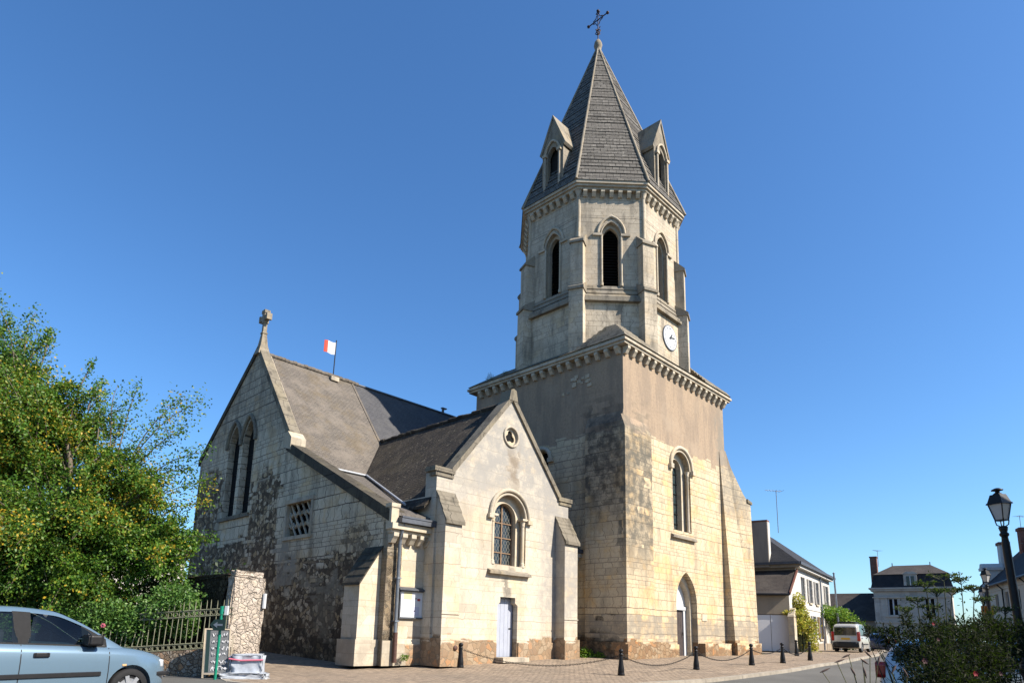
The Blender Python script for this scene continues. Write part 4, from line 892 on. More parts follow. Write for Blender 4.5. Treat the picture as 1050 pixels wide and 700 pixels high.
tree('broadleaf_tree', 'big broadleaf tree with yellowing leaves hanging over the garden fence at the left', (-12.6, 18.6, .05), 2.4, bl, sh, 290000, 'treeleaf', .092, .056, .2, 3, ntw=80)
def bush(name, label, cat, blobs, n, mat, L, Wd, seed, base=None, droop=.2, group=None, stemr=.012, hang=None):
    r = np.random.default_rng(seed); B = np.array(base if base is not None else (blobs[0][0][0], blobs[0][0][1], H(blobs[0][0][1])))
    t = empty(name, label, cat, tuple(B), 0, group); m = MB(); P = []; D = []
    tot = sum(np.prod(np.atleast_1d(rad)**1.0)**(2 if np.ndim(rad) == 0 else .667) for c, rad in blobs)
    for c, rad in blobs:
        rr = np.broadcast_to(np.asarray(rad, float), (3,)); c = np.array(c)-B
        w_ = np.prod(rr)**.667/tot; k = max(3, int(12*w_*len(blobs)))
        nl = int(n*w_)
        root = np.array([c[0]*.5+r.normal(0, .05), c[1]*.5+r.normal(0, .05), 0.0]) if hang is None else np.array(hang)-B
        tips = []
        for i in range(k):
            u = r.normal(0, 1, 3); u /= np.linalg.norm(u); e = c+u*rr*r.uniform(.5, 1.0); pa = twig_path(root, e, r, .1, 6, .2); m.tube([tuple(x) for x in pa], list(np.linspace(stemr, stemr*.3, len(pa))), 4, cap=False); tips.append(e)
        u = r.normal(0, 1, (nl, 3)); u /= np.linalg.norm(u, axis=1)[:, None]; rad_ = r.uniform(0, 1, nl)**.42
        p = c+u*rr*rad_[:, None]; tips = np.array(tips); j = r.integers(0, k, nl); p = np.where((r.uniform(0, 1, nl) < .55)[:, None], tips[j]+r.normal(0, 1, (nl, 3))*rr*.22, p)
        P.append(p); D.append(u*.7+np.array([0, 0, .2]))
    m.build('stems', 'stem', t)
    leaves('foliage', np.concatenate(P), np.concatenate(D), L, Wd, mat, t, droop, seed)
    return t
rb = bush('rose_bush', 'bright green rose bush pushing through the garden fence below the tree', 'bush', px2([(175, 622, 17.75, 26), (150, 640, 17.7, 22), (110, 640, 17.7, 26), (70, 640, 17.8, 30), (190, 640, 17.8, 14), (30, 645, 18, 26), (10, 660, 17.8, 30), (50, 655, 17.7, 24)]), 30000, 'roseleaf', .085, .055, 11, base=(-9.4, 17.75, .05))
m = MB(); c = at(106, 641, 17.15)-Vector((-9.4, 17.75, .05))
for a in np.linspace(0, 2*math.pi, 7)[:-1]: m.lathe([(.0, -.03), (.045, 0), (.0, .03)], (c.x+.035*math.cos(a), c.y-.02, c.z+.035*math.sin(a)), 6)
part(m, 'flower', 'petalpink', rb)
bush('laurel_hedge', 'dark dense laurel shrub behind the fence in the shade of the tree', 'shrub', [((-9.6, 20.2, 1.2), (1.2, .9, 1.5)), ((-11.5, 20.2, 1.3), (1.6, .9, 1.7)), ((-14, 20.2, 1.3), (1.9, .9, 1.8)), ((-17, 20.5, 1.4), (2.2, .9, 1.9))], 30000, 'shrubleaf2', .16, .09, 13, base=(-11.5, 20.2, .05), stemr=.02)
def lumpy(m, x0, y0, z0, x1, y1, z1, n=9, amp=.02, seed=1):
    r = np.random.default_rng(seed); bm = bmesh.new(); bmesh.ops.create_cube(bm, size=1); bmesh.ops.bevel(bm, geom=bm.edges[:], offset=.06, segments=2, affect='EDGES'); bmesh.ops.subdivide_edges(bm, edges=bm.edges[:], cuts=4, use_grid_fill=True)
    vs = []
    for v in bm.verts:
        p = v.co; vs.append((x0+(x1-x0)*(p.x+.5)+r.normal(0, amp), y0+(y1-y0)*(p.y+.5)+r.normal(0, amp), z0+(z1-z0)*(p.z+.5)+r.normal(0, amp*.5)))
    m.add(vs, [tuple(v.index for v in f.verts) for f in bm.faces] if not bm.verts.index_update() else [], 0, True); bm.free()
# garden wall with sunlit end pier; long side's rubble partly darkened to carry its shade
E_ = Vector((-7.32, 17.5, 0)); wd_ = Vector((-.75, .66, 0)); td_ = Vector((.66, .75, 0))
gw_ = empty('garden_wall', 'tall old garden wall whose sunlit rough end stands beside the fence', 'wall', E_)
m = MB(); r_ = np.random.default_rng(4)
N1, N2 = 12, 14
def wp(i, j, s, base=0): # point on outline; jitter
    return None
def rblock(s0, s1, t0, t1, z1, seed, amp):
    b = MB(); lumpy(b, s0, t0, -.2, s1, t1, z1, amp=amp, seed=seed); b.v = [tuple(wd_*x+td_*y+Vector((0, 0, z))) for x, y, z in b.v]; b.f = [f[::-1] for f in b.f]; b.sm = [False]*len(b.f); return b
part(rblock(0, .3, 0, .92, 2.72, 2, .022), 'end_pier', 'limewash', gw_); part(rblock(.28, 3.3, .02, .88, 2.66, 3, .02), 'wall', 'shaderubble', gw_)
m = MB(); v = td_*.94; m.box((v.x-.01, v.y-.1, 1.75), (v.x+.03, v.y+.05, 2.15)); part(m, 'number_plate', 'white', gw_)
# low rubble wall
lw = MB()
def fz(x): return -.09*max(0, min(6, -7.2-x))
xs = np.arange(-15.5, -7.1, .6)
for x in xs:
    x1 = min(x+.6, -7.12); lw.hexa([(x, 17.12, -.2), (x1, 17.12, -.2), (x1, 17.45, -.2), (x, 17.45, -.2)], [(x, 17.12, .72+fz(x)), (x1, 17.12, .72+fz(x1)), (x1, 17.45, .72+fz(x1)), (x, 17.45, .72+fz(x))])
lw.build('low_wall', 'rubblewall', label='low rubble stone wall carrying the olive iron fence', cat='wall')
# iron fence
fe = empty('iron_fence', 'olive painted iron fence with ringed rails and pointed pales on the low rubble wall', 'fence', (-7.2, 17.28, .72))
m = MB(); m2 = MB(); m3 = MB()
def fp(x, z): return (x+7.2, 0, z+fz(x))
for zz in (1.0, .84): m.tube([fp(-7.15, zz), fp(-9.55, zz)], .02, 5)
for zz in (.16, .02): m.tube([fp(-7.15, zz), fp(-13.5, zz)], .02, 5)
part(m, 'rails', 'fence', fe)
random.seed(9)
x = -7.3; i = 0
while x > -13.3:
    short = x < -9.5; top = (.62 if short else 1.24)+random.uniform(-.02, .02); ln = random.uniform(-.02, .05) if not short else random.uniform(.0, .1)
    m2.tube([fp(x, -.0), fp(x+ln, top-.08), fp(x+ln, top)], [.013, .013, .003], 5)
    for zc in ((.92, .09) if not short else (.09,)):
        cx, cz = x-.07, zc; m3.tube([fp(cx+.055*math.cos(a), cz+.055*math.sin(a)) for a in np.linspace(0, 2*math.pi, 11)], .012, 4, cap=False)
    x -= .14
m2.build('pales', 'fence', fe); m3.build('rings', 'fence', fe)
# chalk board
cbd = empty('chalkboard', 'white framed chalkboard with scrawled chalk lines leaning behind the green post', 'chalkboard', tuple(at(221, 692, 16.7).xy)+(.0,), R(18))
lean = math.sin(R(9)); fb = frame((0, 0, 0), (1, 0, 0), (-.06, lean, math.cos(R(9))))
m = MB(); m.prism(rect(-.27, .1, .27, 1.17), fb, -.02, .012); part(m, 'slate_panel', 'board', cbd)
m = MB()
for a in (rect(-.31, .0, -.27, 1.2), rect(.27, .0, .3, 1.2), rect(-.27, 1.17, .27, 1.2), rect(-.27, .08, .27, .12)): m.prism(a, fb, -.03, .03)
part(m, 'board_frame', 'trim', cbd)
m = MB(); m.prism(rect(-.25, .14, -.17, 1.16), fb, .013, .018); part(m, 'shaded_edge', 'darksign', cbd)
m = MB(); random.seed(12)
for row in range(6):
    z = 1.05-row*.165; x = -.12
    while x < .22:
        wv = random.uniform(.05, .13); pts = [fb(x+wv*t, z+random.uniform(-.055, .055), .016) for t in np.linspace(0, 1, 8)]; m.tube(pts, .0125, 4); x += wv+random.uniform(.015, .05)
m.tube([fb(-.1, .22, .016), fb(.1, .28, .016), fb(.22, .2, .016)], .013, 4)
part(m, 'chalk_writing', 'chalk', cbd)
m = MB(); m.box((-.3, .42, 0), (-.26, .46, 1.05)); m.box((.26, .42, 0), (.3, .46, 1.05)); part(m, 'rear_legs', 'trim_warm', cbd)
# green sign post
b0, b1 = at(220.5, 694.5, 16.3), at(228, 621, 16.3)
b0.z = 0; gp = empty('sign_post', 'green sign post with a dark arrow sign in front of the chalkboard', 'sign', b0)
d_ = b1-b0; m = MB(); m.tube([(0, 0, -.1), tuple(d_*.9)], .034, 10); m.tube([tuple(d_*.885), tuple(d_*1.0)], [.05, .05], 10); part(m, 'post', 'green', gp)
c = d_*.74; m = MB(); m.prism([(c.x-.22, c.z), (c.x-.12, c.z-.13), (c.x+.14, c.z-.13), (c.x+.14, c.z+.13), (c.x-.12, c.z+.13)], frame((0, -.06, 0), (1, 0, 0)), -.02, .02); sg = part(m, 'arrow_sign', 'darksign', gp)
m = MB(); m.prism([(c.x-.14, c.z), (c.x-.04, c.z-.07), (c.x-.04, c.z-.025), (c.x+.09, c.z-.025), (c.x+.09, c.z+.025), (c.x-.04, c.z+.025), (c.x-.04, c.z+.07)], frame((0, -.085, 0), (1, 0, 0)), 0, .004); part(m, 'arrow', 'zinc', sg)
m = MB(); m.box((d_.x+.08, -.03, 1.52), (d_.x+.15, .05, 1.74)); m.box((d_.x+.0, -.01, 1.6), (d_.x+.08, .02, 1.66)); part(m, 'side_plate', 'white', gp)
# wrapped stack
ws = empty('wrapped_stack', 'slabs wrapped in pale plastic with pink tape at the foot of the garden wall', 'building material', tuple(at(252, 689, 17.0).xy)+(0,), R(12))
m = MB(); lumpy(m, -.38, -.2, .0, .4, .3, .58, amp=.012, seed=3); part(m, 'wrapped_slabs', 'plastic', ws)
m = MB(); lumpy(m, -.55, -.42, -.04, .55, .05, .13, amp=.022, seed=5); part(m, 'loose_sheet', 'plastic', ws)
m = MB(); m.tube([(-.39, -.23, .47), (-.1, -.24, .43), (.41, -.22, .45)], .022, 6); part(m, 'tape', 'pink', ws)
# white outbuilding seen through the tree
ob_ = empty('outbuilding', 'white walled outbuilding glimpsed behind the tree', 'building', (-12.1, 24.5, 0), R(30))
m = MB(); m.box((-9, 0, -.1), (0, 6, 3.9)); part(m, 'wall', 'whitewall', ob_)
m = MB(); m.hexa([(-9.2, -.3, 3.8), (.2, -.3, 3.8), (.2, 6.2, 3.8), (-9.2, 6.2, 3.8)], [(-8, 2.5, 5.2), (-1, 2.5, 5.2), (-1, 3.4, 5.2), (-8, 3.4, 5.2)]); part(m, 'roof', 'slate', ob_)

# ---- bollards and chains
bo = empty('bollard', 'black cast iron bollard standing left of the small chapel door, first of the chain', 'bollard')
m = MB(); m.lathe([(.0, 0), (.115, 0), (.115, .05), (.1, .08), (.105, .1), (.1, .2), (.078, .34), (.07, .42), (.056, .6), (.056, .62), (.075, .63), (.075, .655), (.05, .665), (.045, .69)], n=16); part(m, 'post', 'iron', bo)
m = MB(); m.lathe([(.04, .685), (.065, .71), (.078, .745), (.072, .785), (.05, .81), (.0, .82)], n=16); part(m, 'ball_top', 'iron', bo)
BL = [((-1.6, 22.7), 'black cast iron bollard standing left of the small chapel door, first of the chain'), ((3.58, 21.45), 'black bollard nearest the road in front of the tower corner, between two long chains'), ((6.67, 23.98), 'black bollard directly in front of the pointed tower door'), ((9.48, 26.3), 'black bollard in front of the raking buttress at the tower corner'),
      ((11.26, 27.68), 'black bollard in front of the white double gate'), ((13.57, 30.32), 'black bollard at the far end of the chain, in front of the golden vine'), ((14.9, 34.6), 'black bollard set back close to the foot of the golden vine'), ((29.6, 55.5), 'distant small black bollard just right of the parked van'), ((31.0, 57.0), 'distant small black bollard farthest along the street')]
BL[6] = ((15.15, 35.4), BL[6][1])
for i, ((x, y), lb) in enumerate(BL):
    o = bo if i == 0 else copy_tree(bo); o.location = (x, y, H(y)); o['label'] = lb; o['group'] = 'bollards along the pavement'
def chain(a, b, sag, lb):
    p = Vector((*a, H(a[1])+.61)); q = Vector((*b, H(b[1])+.61)); L = (q-p).length; n = int(L/.055); m = MB()
    d = (q-p).normalized(); sd = Vector((-d.y, d.x, 0)).normalized(); o0 = p
    for i in range(n):
        t = (i+.5)/n; c = p.lerp(q, t)+Vector((0, 0, -sag*4*t*(1-t)))-o0; tg = (q-p)+Vector((0, 0, -sag*4*(1-2*t))); tg.normalize(); n_ = sd if i % 2 else tg.cross(sd)
        m.tube([tuple(c+tg*.038*math.cos(a_)+n_*.02*math.sin(a_)) for a_ in np.linspace(0, 2*math.pi, 9)], .0075, 4, cap=False)
    o = m.build('chain', 'iron', label=lb, cat='chain', group='chains between the bollards'); o.location = o0
B_ = [b[0] for b in BL]
chain(B_[0], B_[1], .42, 'long sagging iron chain in front of the chapel door'); chain(B_[1], B_[2], .38, 'sagging iron chain between tower corner and pointed door'); chain(B_[2], B_[3], .36, 'sagging iron chain right of the pointed tower door'); chain(B_[3], B_[4], .2, 'short iron chain ending in front of the white gate'); chain(B_[4], B_[5], .3, 'iron chain from the white gate towards the vine')

# ---- weeds
bush('weed_clump', 'bright green weed clump in the shaded corner between chapel and tower', 'weed', [((*(CW(-.75, 1.55, .12)),), (.34, .3, .22)), ((*(CW(-.3, 1.0, .08)),), (.25, .25, .14))], 900, 'vinegreen', .11, .06, 21, base=tuple(CW(-.6, 1.4, 0)), stemr=.006)
bush('weed_clump', 'small green weed at the foot of the downpipe', 'weed', [((*(CW(-9.75, 2.05, .06)),), (.14, .1, .09))], 160, 'vinegreen', .07, .03, 22, base=tuple(CW(-9.75, 2.05, 0)), stemr=.004)
bush('weed_clump', 'low weed beside the white gate at the end of the tower', 'weed', [((*(CW(12.4, -.3, .06)),), (.3, .2, .12))], 300, 'vinegreen', .08, .03, 23, base=tuple(CW(12.4, -.3, 0)), stemr=.004)
bush('weed_clump', 'dry weeds growing on the tower cornice at its far left corner', 'weed', [((*(CW(.1, 8.6, 14.35)),), (.2, .8, .2)), ((*(CW(.1, 7.4, 14.3)),), (.2, .4, .14))], 500, 'grass', .12, .02, 24, base=tuple(CW(.1, 8.4, 14.1)), stemr=.004)

# ================================================================ vehicles
def cr(xs, ys, x):   # smooth monotone-ish interpolation (Catmull-Rom on a table)
    xs = np.asarray(xs, float); ys = np.asarray(ys, float); i = int(np.clip(np.searchsorted(xs, x)-1, 0, len(xs)-2))
    h = xs[i+1]-xs[i]; t = (x-xs[i])/h
    def sl(k):
        if k == 0: return (ys[1]-ys[0])/(xs[1]-xs[0])
        if k == len(xs)-1: return (ys[-1]-ys[-2])/(xs[-1]-xs[-2])
        a, b = (ys[k]-ys[k-1])/(xs[k]-xs[k-1]), (ys[k+1]-ys[k])/(xs[k+1]-xs[k]); return 0 if a*b <= 0 else 2*a*b/(a+b)
    m0, m1 = sl(i)*h, sl(i+1)*h
    return (2*t**3-3*t**2+1)*ys[i]+(t**3-2*t**2+t)*m0+(-2*t**3+3*t**2)*ys[i+1]+(t**3-t**2)*m1
def paint(name, c, metal=.35, rough=.28):
    g = G(name); n = g.noise(g.obj(), 3, 4); k = g.mix(g.math('MULTIPLY', g.step(n, .45, .75), .2), c, tuple(x*.8+.02 for x in c))
    return g.bsdf(k, rough, None, metal, .5, **{'Coat Weight': .6, 'Coat Roughness': .06})
MT['bluepaint'] = paint('silver_blue_car_paint', (.20, .31, .41)); MT['whitecar'] = paint('white_car_paint', (.72, .74, .77), 0); MT['darkblue'] = paint('dark_blue_car_paint', (.03, .05, .12)); MT['blackcar'] = paint('black_car_paint', (.012, .012, .015)); MT['vanpaint'] = paint('beige_white_van_paint', (.62, .60, .55), 0); MT['silvercar'] = paint('silver_car_paint', (.5, .53, .57), .4)
MT['rubber'] = plain('tyre_rubber', (.016, .016, .017), .8, .2, 20); MT['trimblack'] = plain('black_car_trim', (.02, .02, .022), .45, .2, 9); MT['alloy'] = plain('silver_hubcap', (.55, .57, .6), .35, .06, 5, .5)
MT['taillight'] = plain('red_tail_light', (.5, .02, .015), .15, .2, 9, 0, .6); MT['amber'] = plain('amber_lens', (.8, .5, .25), .2, .05); MT['headlight'] = plain('headlight_glass', (.75, .78, .82), .1, .1, 8, .2, .7); MT['yellowplate'] = plain('yellow_plate', (.75, .42, .03), .5, .05)
MT['seatcloth'] = plain('dark_seat_cloth', (.06, .062, .07), .9, .2, 9)
g = G('car_glass'); tr_ = g.n('BsdfTransparent', {'Color': (.42, .5, .5)}); gl_ = g.n('BsdfGlossy', {'Color': (1, 1, 1), 'Roughness': .01}); fz_ = g.n('Fresnel', {'IOR': 1.45}); mx_ = g.n('MixShader', {0: fz_.outputs[0]}); g.nt.links.new(tr_.outputs[0], mx_.inputs[1]); g.nt.links.new(gl_.outputs[0], mx_.inputs[2]); g.nt.links.new(mx_.outputs[0], g.out.inputs[0]); MT['carglass'] = g.m
MT['vanglass'] = plain('dark_van_glass', (.02, .028, .034), .04, .2, 2, 0, .7)
HATCH = dict(L=3.76, axles=(.63, 3.07), R=.29, x=[0, .05, .25, .7, 1.4, 2.2, 2.8, 3.15, 3.42, 3.6, 3.72, 3.76],
    w=[.6, .7, .775, .81, .825, .825, .82, .805, .765, .69, .56, .44], belt=[.86, .93, .975, .97, .945, .915, .885, .85, .79, .725, .64, .56], bot=[.36, .27, .22, .2, .19, .19, .19, .2, .2, .21, .26, .32],
    gx=[.1, .22, .5, .95, 1.5, 2.0, 2.35, 2.7, 2.98], gz=[.98, 1.18, 1.34, 1.41, 1.43, 1.395, 1.27, 1.07, .9], gwb=.735, gwr=.555)
VAN = dict(L=4.0, axles=(.72, 3.3), R=.31, x=[0, .03, .15, .7, 1.5, 2.4, 2.9, 3.3, 3.6, 3.85, 3.96, 4.0],
    w=[.74, .79, .82, .835, .835, .835, .835, .82, .79, .72, .6, .5], belt=[1.0, 1.04, 1.06, 1.06, 1.06, 1.05, 1.04, 1.02, .97, .88, .75, .62], bot=[.38, .3, .26, .24, .22, .22, .22, .22, .24, .26, .3, .36],
    gx=[.02, .07, .3, 1.0, 1.8, 2.3, 2.6, 2.95, 3.25], gz=[1.1, 1.6, 1.78, 1.83, 1.83, 1.79, 1.62, 1.32, 1.06], gwb=.775, gwr=.68)
def loft(m, secs, mi=0):
    n = len(secs[0]); o = []
    for s_ in secs: o += s_
    fs = [(i*n+k, (i+1)*n+k, (i+1)*n+k+1, i*n+k+1) for i in range(len(secs)-1) for k in range(n-1)]
    m.add(o, fs, mi, True); m.add(secs[0], [tuple(range(n))], mi); m.add(secs[-1], [tuple(range(n-1, -1, -1))], mi)
def make_car(name, label, cat, T, paintmat, loc, rotz, van=False):
    L = T['L']; t = empty(name, label, cat, loc, rotz)
    m = MB(); secs = []
    for x in np.concatenate([np.linspace(0, .3, 9), np.linspace(.38, L-.42, 36), np.linspace(L-.38, L, 14)]):
        w_ = cr(T['x'], T['w'], x); b = cr(T['x'], T['belt'], x); z0 = cr(T['x'], T['bot'], x); hz = b-z0
        half = [(0, z0), (w_*.8, z0), (w_*.95, z0+.03), (w_*.985, z0+.12*hz+.02), (w_*.995, z0+.3*hz), (w_, z0+.5*hz), (w_*.992, z0+.7*hz), (w_*.975, z0+.85*hz), (w_*.945, b-.035), (w_*.89, b-.004), (w_*.78, b+.012), (w_*.4, b+.035), (0, b+.042)]
        secs.append([(x, y, z) for y, z in half]+[(x, -y, z) for y, z in half[-2:0:-1]]+[(x, 0, z0)])
    loft(m, secs); body = m.build('body', paintmat, t)
    # wheel arches
    cut = MB(); R_ = T['R']
    for ax in T['axles']:
        for sy in (-1, 1): cut.lathe([(0, -.2), (R_+.055, -.2), (R_+.055, .2), (0, .2)], (ax, sy*.78, R_), 28, 0, 'y')
    co = cut.build("cutter", "trimblack", t); bm = bmesh.new(); bm.from_mesh(body.data); bmesh.ops.remove_doubles(bm, verts=bm.verts[:], dist=1e-5); bmesh.ops.recalc_face_normals(bm, faces=bm.faces[:]); bm.to_mesh(body.data); bm.free()
    bm = bmesh.new(); bm.from_mesh(co.data); bmesh.ops.remove_doubles(bm, verts=bm.verts[:], dist=1e-5); bmesh.ops.recalc_face_normals(bm, faces=bm.faces[:]); bm.to_mesh(co.data); bm.free()
    md = body.modifiers.new('arches', 'BOOLEAN'); md.object = co; md.operation = 'DIFFERENCE'; md.solver = "EXACT"; bpy.context.view_layer.update()
    dg = bpy.context.evaluated_depsgraph_get(); me = bpy.data.meshes.new_from_object(body.evaluated_get(dg)); body.modifiers.clear(); body.data = me; bpy.data.objects.remove(co)
    me.set_sharp_from_angle(angle=R(40))
    # greenhouse
    def ghs(x): return cr(T['gx'], T['gz'], x), cr(T['x'], T['belt'], x)
    def gsec(x, nn=0):
        zr, b = ghs(x); b = b-.03; k = np.clip((zr-b)/.45, .02, 1); wb = min(T['gwb'], cr(T['x'], T['w'], x)*.9); wr = wb+(T['gwr']-wb)*k
        return zr, b, wb, wr
    def gy(x, z):
        zr, b, wb, wr = gsec(x); f = np.clip((z-b)/max(.02, zr-.05-b), 0, 1.05); return wb+(wr-wb)*(f*.75+.25*f*f)
    m = MB(); secs = []; gx0, gx1 = T['gx'][0], T['gx'][-1]
    for x in np.linspace(gx0, gx1, 44):
        zr, b, wb, wr = gsec(x); hz = max(.02, zr-.05-b)
        half = [(gy(x, b+hz*f), b+hz*f) for f in (0, .25, .5, .75, .95)]+[(wr*.95, zr-.025), (wr*.8, zr-.005), (wr*.4, zr+.008), (0, zr+.01)]
        secs.append([(x, y, z) for y, z in half]+[(x, -y, z) for y, z in half[-2::-1]])
    loft(m, secs)
    mid = 1.62 if not van else 1.95; fx1 = 2.66 if not van else 3.05; rx0 = .42 if not van else .25
    if not van:
        xs_ = np.linspace(gx0, gx1, 44); kf, km, ks = [], [], []
        for f, mi_, sm_ in zip(m.f, m.mi, m.sm):
            cx_ = sum(m.v[i][0] for i in f)/len(f); cz_ = sum(m.v[i][2] for i in f)/len(f)
            if len(f) == 4:
                zr, b, wb, wr = gsec(cx_); cy_ = abs(sum(m.v[i][1] for i in f)/4); side = cz_ < zr-.075 and cy_ > wr*.9; top_ = not side and cy_ < wr*.82
                if side and (rx0+.3 < cx_ < mid-.1 or mid+.12 < cx_ < fx1-.3): continue
                if top_ and (2.1 < cx_ < 2.88 or .14 < cx_ < .4): continue
                if side and rx0+.1 < cx_ < fx1+.05: mi_ = 1
            kf.append(f); km.append(mi_); ks.append(sm_)
        m.f, m.mi, m.sm = kf, km, ks
    cab = m.build('cabin', [paintmat, 'rubber'], t); cab.data.set_sharp_from_angle(angle=R(50))
    if not van:
        m = MB(); m.box((.7, -.66, .5), (2.75, .66, .62))
        for sy in (-.34, .34): lumpy(m, 1.4, sy-.24, .55, 1.9, sy+.24, .72, amp=0); lumpy(m, 1.28, sy-.24, .6, 1.46, sy+.24, 1.12, amp=0); lumpy(m, 1.27, sy-.12, 1.14, 1.36, sy+.12, 1.3, amp=0)
        lumpy(m, .62, -.62, .55, .8, .62, 1.1, amp=0); lumpy(m, 2.45, -.66, .6, 2.85, .66, .93, amp=0); m.tube([(2.33+.05*math.sin(a), .34+.18*math.cos(a), .92+.18*math.sin(a)) for a in np.linspace(0, 6.28, 14)], .018, 5, cap=False); part(m, 'interior', 'seatcloth', t)
    # side glass as strips on the greenhouse
    def strip(mb, x0, x1, lo, hi, sy, off=.006, mi=0, n=16):
        A = []; 
        for x in np.linspace(x0, x1, n):
            a, b = lo(x), hi(x); A.append([(x, sy*(gy(x, z)+off), z) for z in np.linspace(a, max(b, a+.002), 5)])
        flat = [p for c in A for p in c]; fs = []
        for i in range(n-1):
            for k in range(4):
                f = (i*5+k, (i+1)*5+k, (i+1)*5+k+1, i*5+k+1); fs.append(f if sy < 0 else f[::-1])
        mb.add(flat, fs, mi, True)
    bl_ = lambda x: cr(T['x'], T['belt'], x)+.012
    roof = lambda x: cr(T['gx'], T['gz'], x)-.085
    mid = 1.62 if not van else 1.95
    fx1 = 2.66 if not van else 3.05; rx0 = .42 if not van else .25
    for sy in (-1, 1):
        m = MB(); strip(m, mid+.07, fx1, bl_, lambda x: min(roof(x), bl_(x)+(fx1-x)*1.0+.01, bl_(x)+(x-mid-.07)*5+.02), sy); part(m, 'side_window', 'vanglass' if van else 'carglass', t)
        m = MB(); strip(m, rx0+.2, mid-.05, bl_, lambda x: min(roof(x), bl_(x)+(x-rx0-.2)*1.6+.01, bl_(x)+(mid-.05-x)*6+.02), sy); part(m, 'side_window', 'vanglass' if van else 'carglass', t)
        m = MB(); strip(m, mid-.12, mid+.1, lambda x: bl_(x)-.015, lambda x: roof(x)+.02, sy, .004, 0, 6); strip(m, rx0+.15, fx1+.02, lambda x: bl_(x)-.02, lambda x: bl_(x)+.004, sy, .009, 0, 24); part(m, 'window_trim', 'rubber', t)
        # mirror
        m = MB(); xm = fx1-.2; zm = bl_(xm)+.06; ym = sy*(gy(xm, zm)+.1)
        strip(m, fx1-.2, fx1+.03, bl_, lambda x: bl_(x)+max(.002, (fx1+.03-x)*.75), sy, .01, 0, 6)
        lv = MB(); lumpy(lv, xm-.09, ym-.11, zm-.06, xm+.11, ym+.11, zm+.09, amp=.0); m.add(lv.v, lv.f, 0, True); part(m, 'mirror', 'trimblack', t)
        # rub strip, door seams, handles, sill
        def bside(x, z): 
            w_ = cr(T['x'], T['w'], x); return w_*1.0
        m = MB()
        xs_ = np.linspace(1.02, 2.62, 12); q = []
        for x in xs_: y = sy*(bside(x, .5)+.004); q += [(x, y, .49), (x, y+sy*.016, .5), (x, y+sy*.016, .545), (x, y, .555)]
        m.add(q, [tuple((i*4+a, (i+1)*4+a, (i+1)*4+a+1, i*4+a+1)[::(1 if sy < 0 else -1)]) for i in range(11) for a in range(3)], 0, False); part(m, 'rub_strip', 'trimblack', t)
        for xd, hx in ((mid-.03, None), (2.72 if not van else 3.0, None)):
            m = MB(); zz = np.linspace(.28, bl_(xd)-.02, 10)
            def yy(z): 
                w_ = cr(T['x'], T['w'], xd); b = bl_(xd)-.012; z0 = cr(T['x'], T['bot'], xd); f = (z-z0)/(b-z0); return w_*float(np.interp(f, [0, .12, .3, .5, .7, .85, .96, 1], [.95, .985, .995, 1, .992, .975, .945, .9]))
            m.add([(xd+dx+(.05*(1-(z-.28)/.6) if hx else 0), sy*(yy(z)+.002), z) for z in zz for dx in (0, .012)], [((2*i, 2*i+1, 2*i+3, 2*i+2) if sy < 0 else (2*i+2, 2*i+3, 2*i+1, 2*i)) for i in range(9)]); part(m, 'door_seam', 'trimblack', t)
        for xh in (mid+.14, rx0+.45):
            m = MB(); zh = .79 if not van else .9; w_ = cr(T['x'], T['w'], xh)*.985; lv = MB(); lumpy(lv, xh-.02, sy*w_-.02, zh-.025, xh+.17, sy*w_+.025, zh+.035, amp=0); m.add(lv.v, lv.f, 0, True); part(m, 'door_handle', 'trimblack', t)
        m = MB(); x = 2.95 if not van else 3.15; lv = MB(); lumpy(lv, x-.03, sy*cr(T['x'], T['w'], x)*.99-.012, .62, x+.03, sy*cr(T['x'], T['w'], x)*.99+.008, .65, amp=0); m.add(lv.v, lv.f, 0, True); part(m, 'side_repeater', 'amber', t)
        # head and tail lights
        m = MB(); lv = MB(); xw = L-.3; lumpy(lv, xw-.1, sy*cr(T['x'], T['w'], xw)*.76-.12, .58, xw+.16, sy*cr(T['x'], T['w'], xw)*.76+.06, .7, amp=0); m.add(lv.v, lv.f, 0, True); part(m, 'headlight', 'headlight', t)
        m = MB(); lv = MB(); yl = sy*(.68 if not van else .76); lumpy(lv, -.012, yl-.09, .72 if not van else .72, .14, yl+.075, 1.0 if not van else 1.3, amp=0); m.add(lv.v, lv.f, 0, True); part(m, 'tail_light', 'taillight', t)
        for ax in T['axles']:
            wh = empty('wheel', None, None, (ax, sy*.71, R_)); wh.parent = t
            s_ = sy
            m = MB(); m.lathe([(R_-.09, -.085*1), (R_-.02, -.09), (R_, -.06), (R_, .06), (R_-.02, .09), (R_-.09, .085), (R_-.1, .05)], (0, 0, 0), 32, 0, 'y'); m.lathe([(R_-.1, -.05), (R_-.09, -.085)], (0, 0, 0), 32, 0, 'y'); part(m, 'tyre', 'rubber', wh)
            m = MB(); y = s_*.075
            m.lathe([(0, y*1.08), (.06, y*1.05), (R_-.1, y*.7), (R_-.085, y*1.02), (R_-.09, y)] if s_ > 0 else [(R_-.09, y), (R_-.085, y*1.02), (R_-.1, y*.7), (.06, y*1.05), (0, y*1.08)], (0, 0, 0), 32, 0, 'y')
            fw2 = frame((0, 0, 0), (-s_, 0, 0)); 
            for k in range(7):
                a = k*2*math.pi/7; ca, sa = math.cos(a), math.sin(a); q_ = [(.05, -.022), (R_-.1, -.03), (R_-.1, .03), (.05, .022)]
                m.prism([(x*ca-z*sa, x*sa+z*ca) for x, z in q_], fw2, .05, .083)
            part(m, 'rim', 'alloy', wh)
            m = MB(); m.lathe([(0, s_*.062), (R_-.1, s_*.06)] if s_ < 0 else [(R_-.1, s_*.06), (0, s_*.062)], (0, 0, 0), 24, 0, 'y'); part(m, 'brake_disc', 'trimblack', wh)
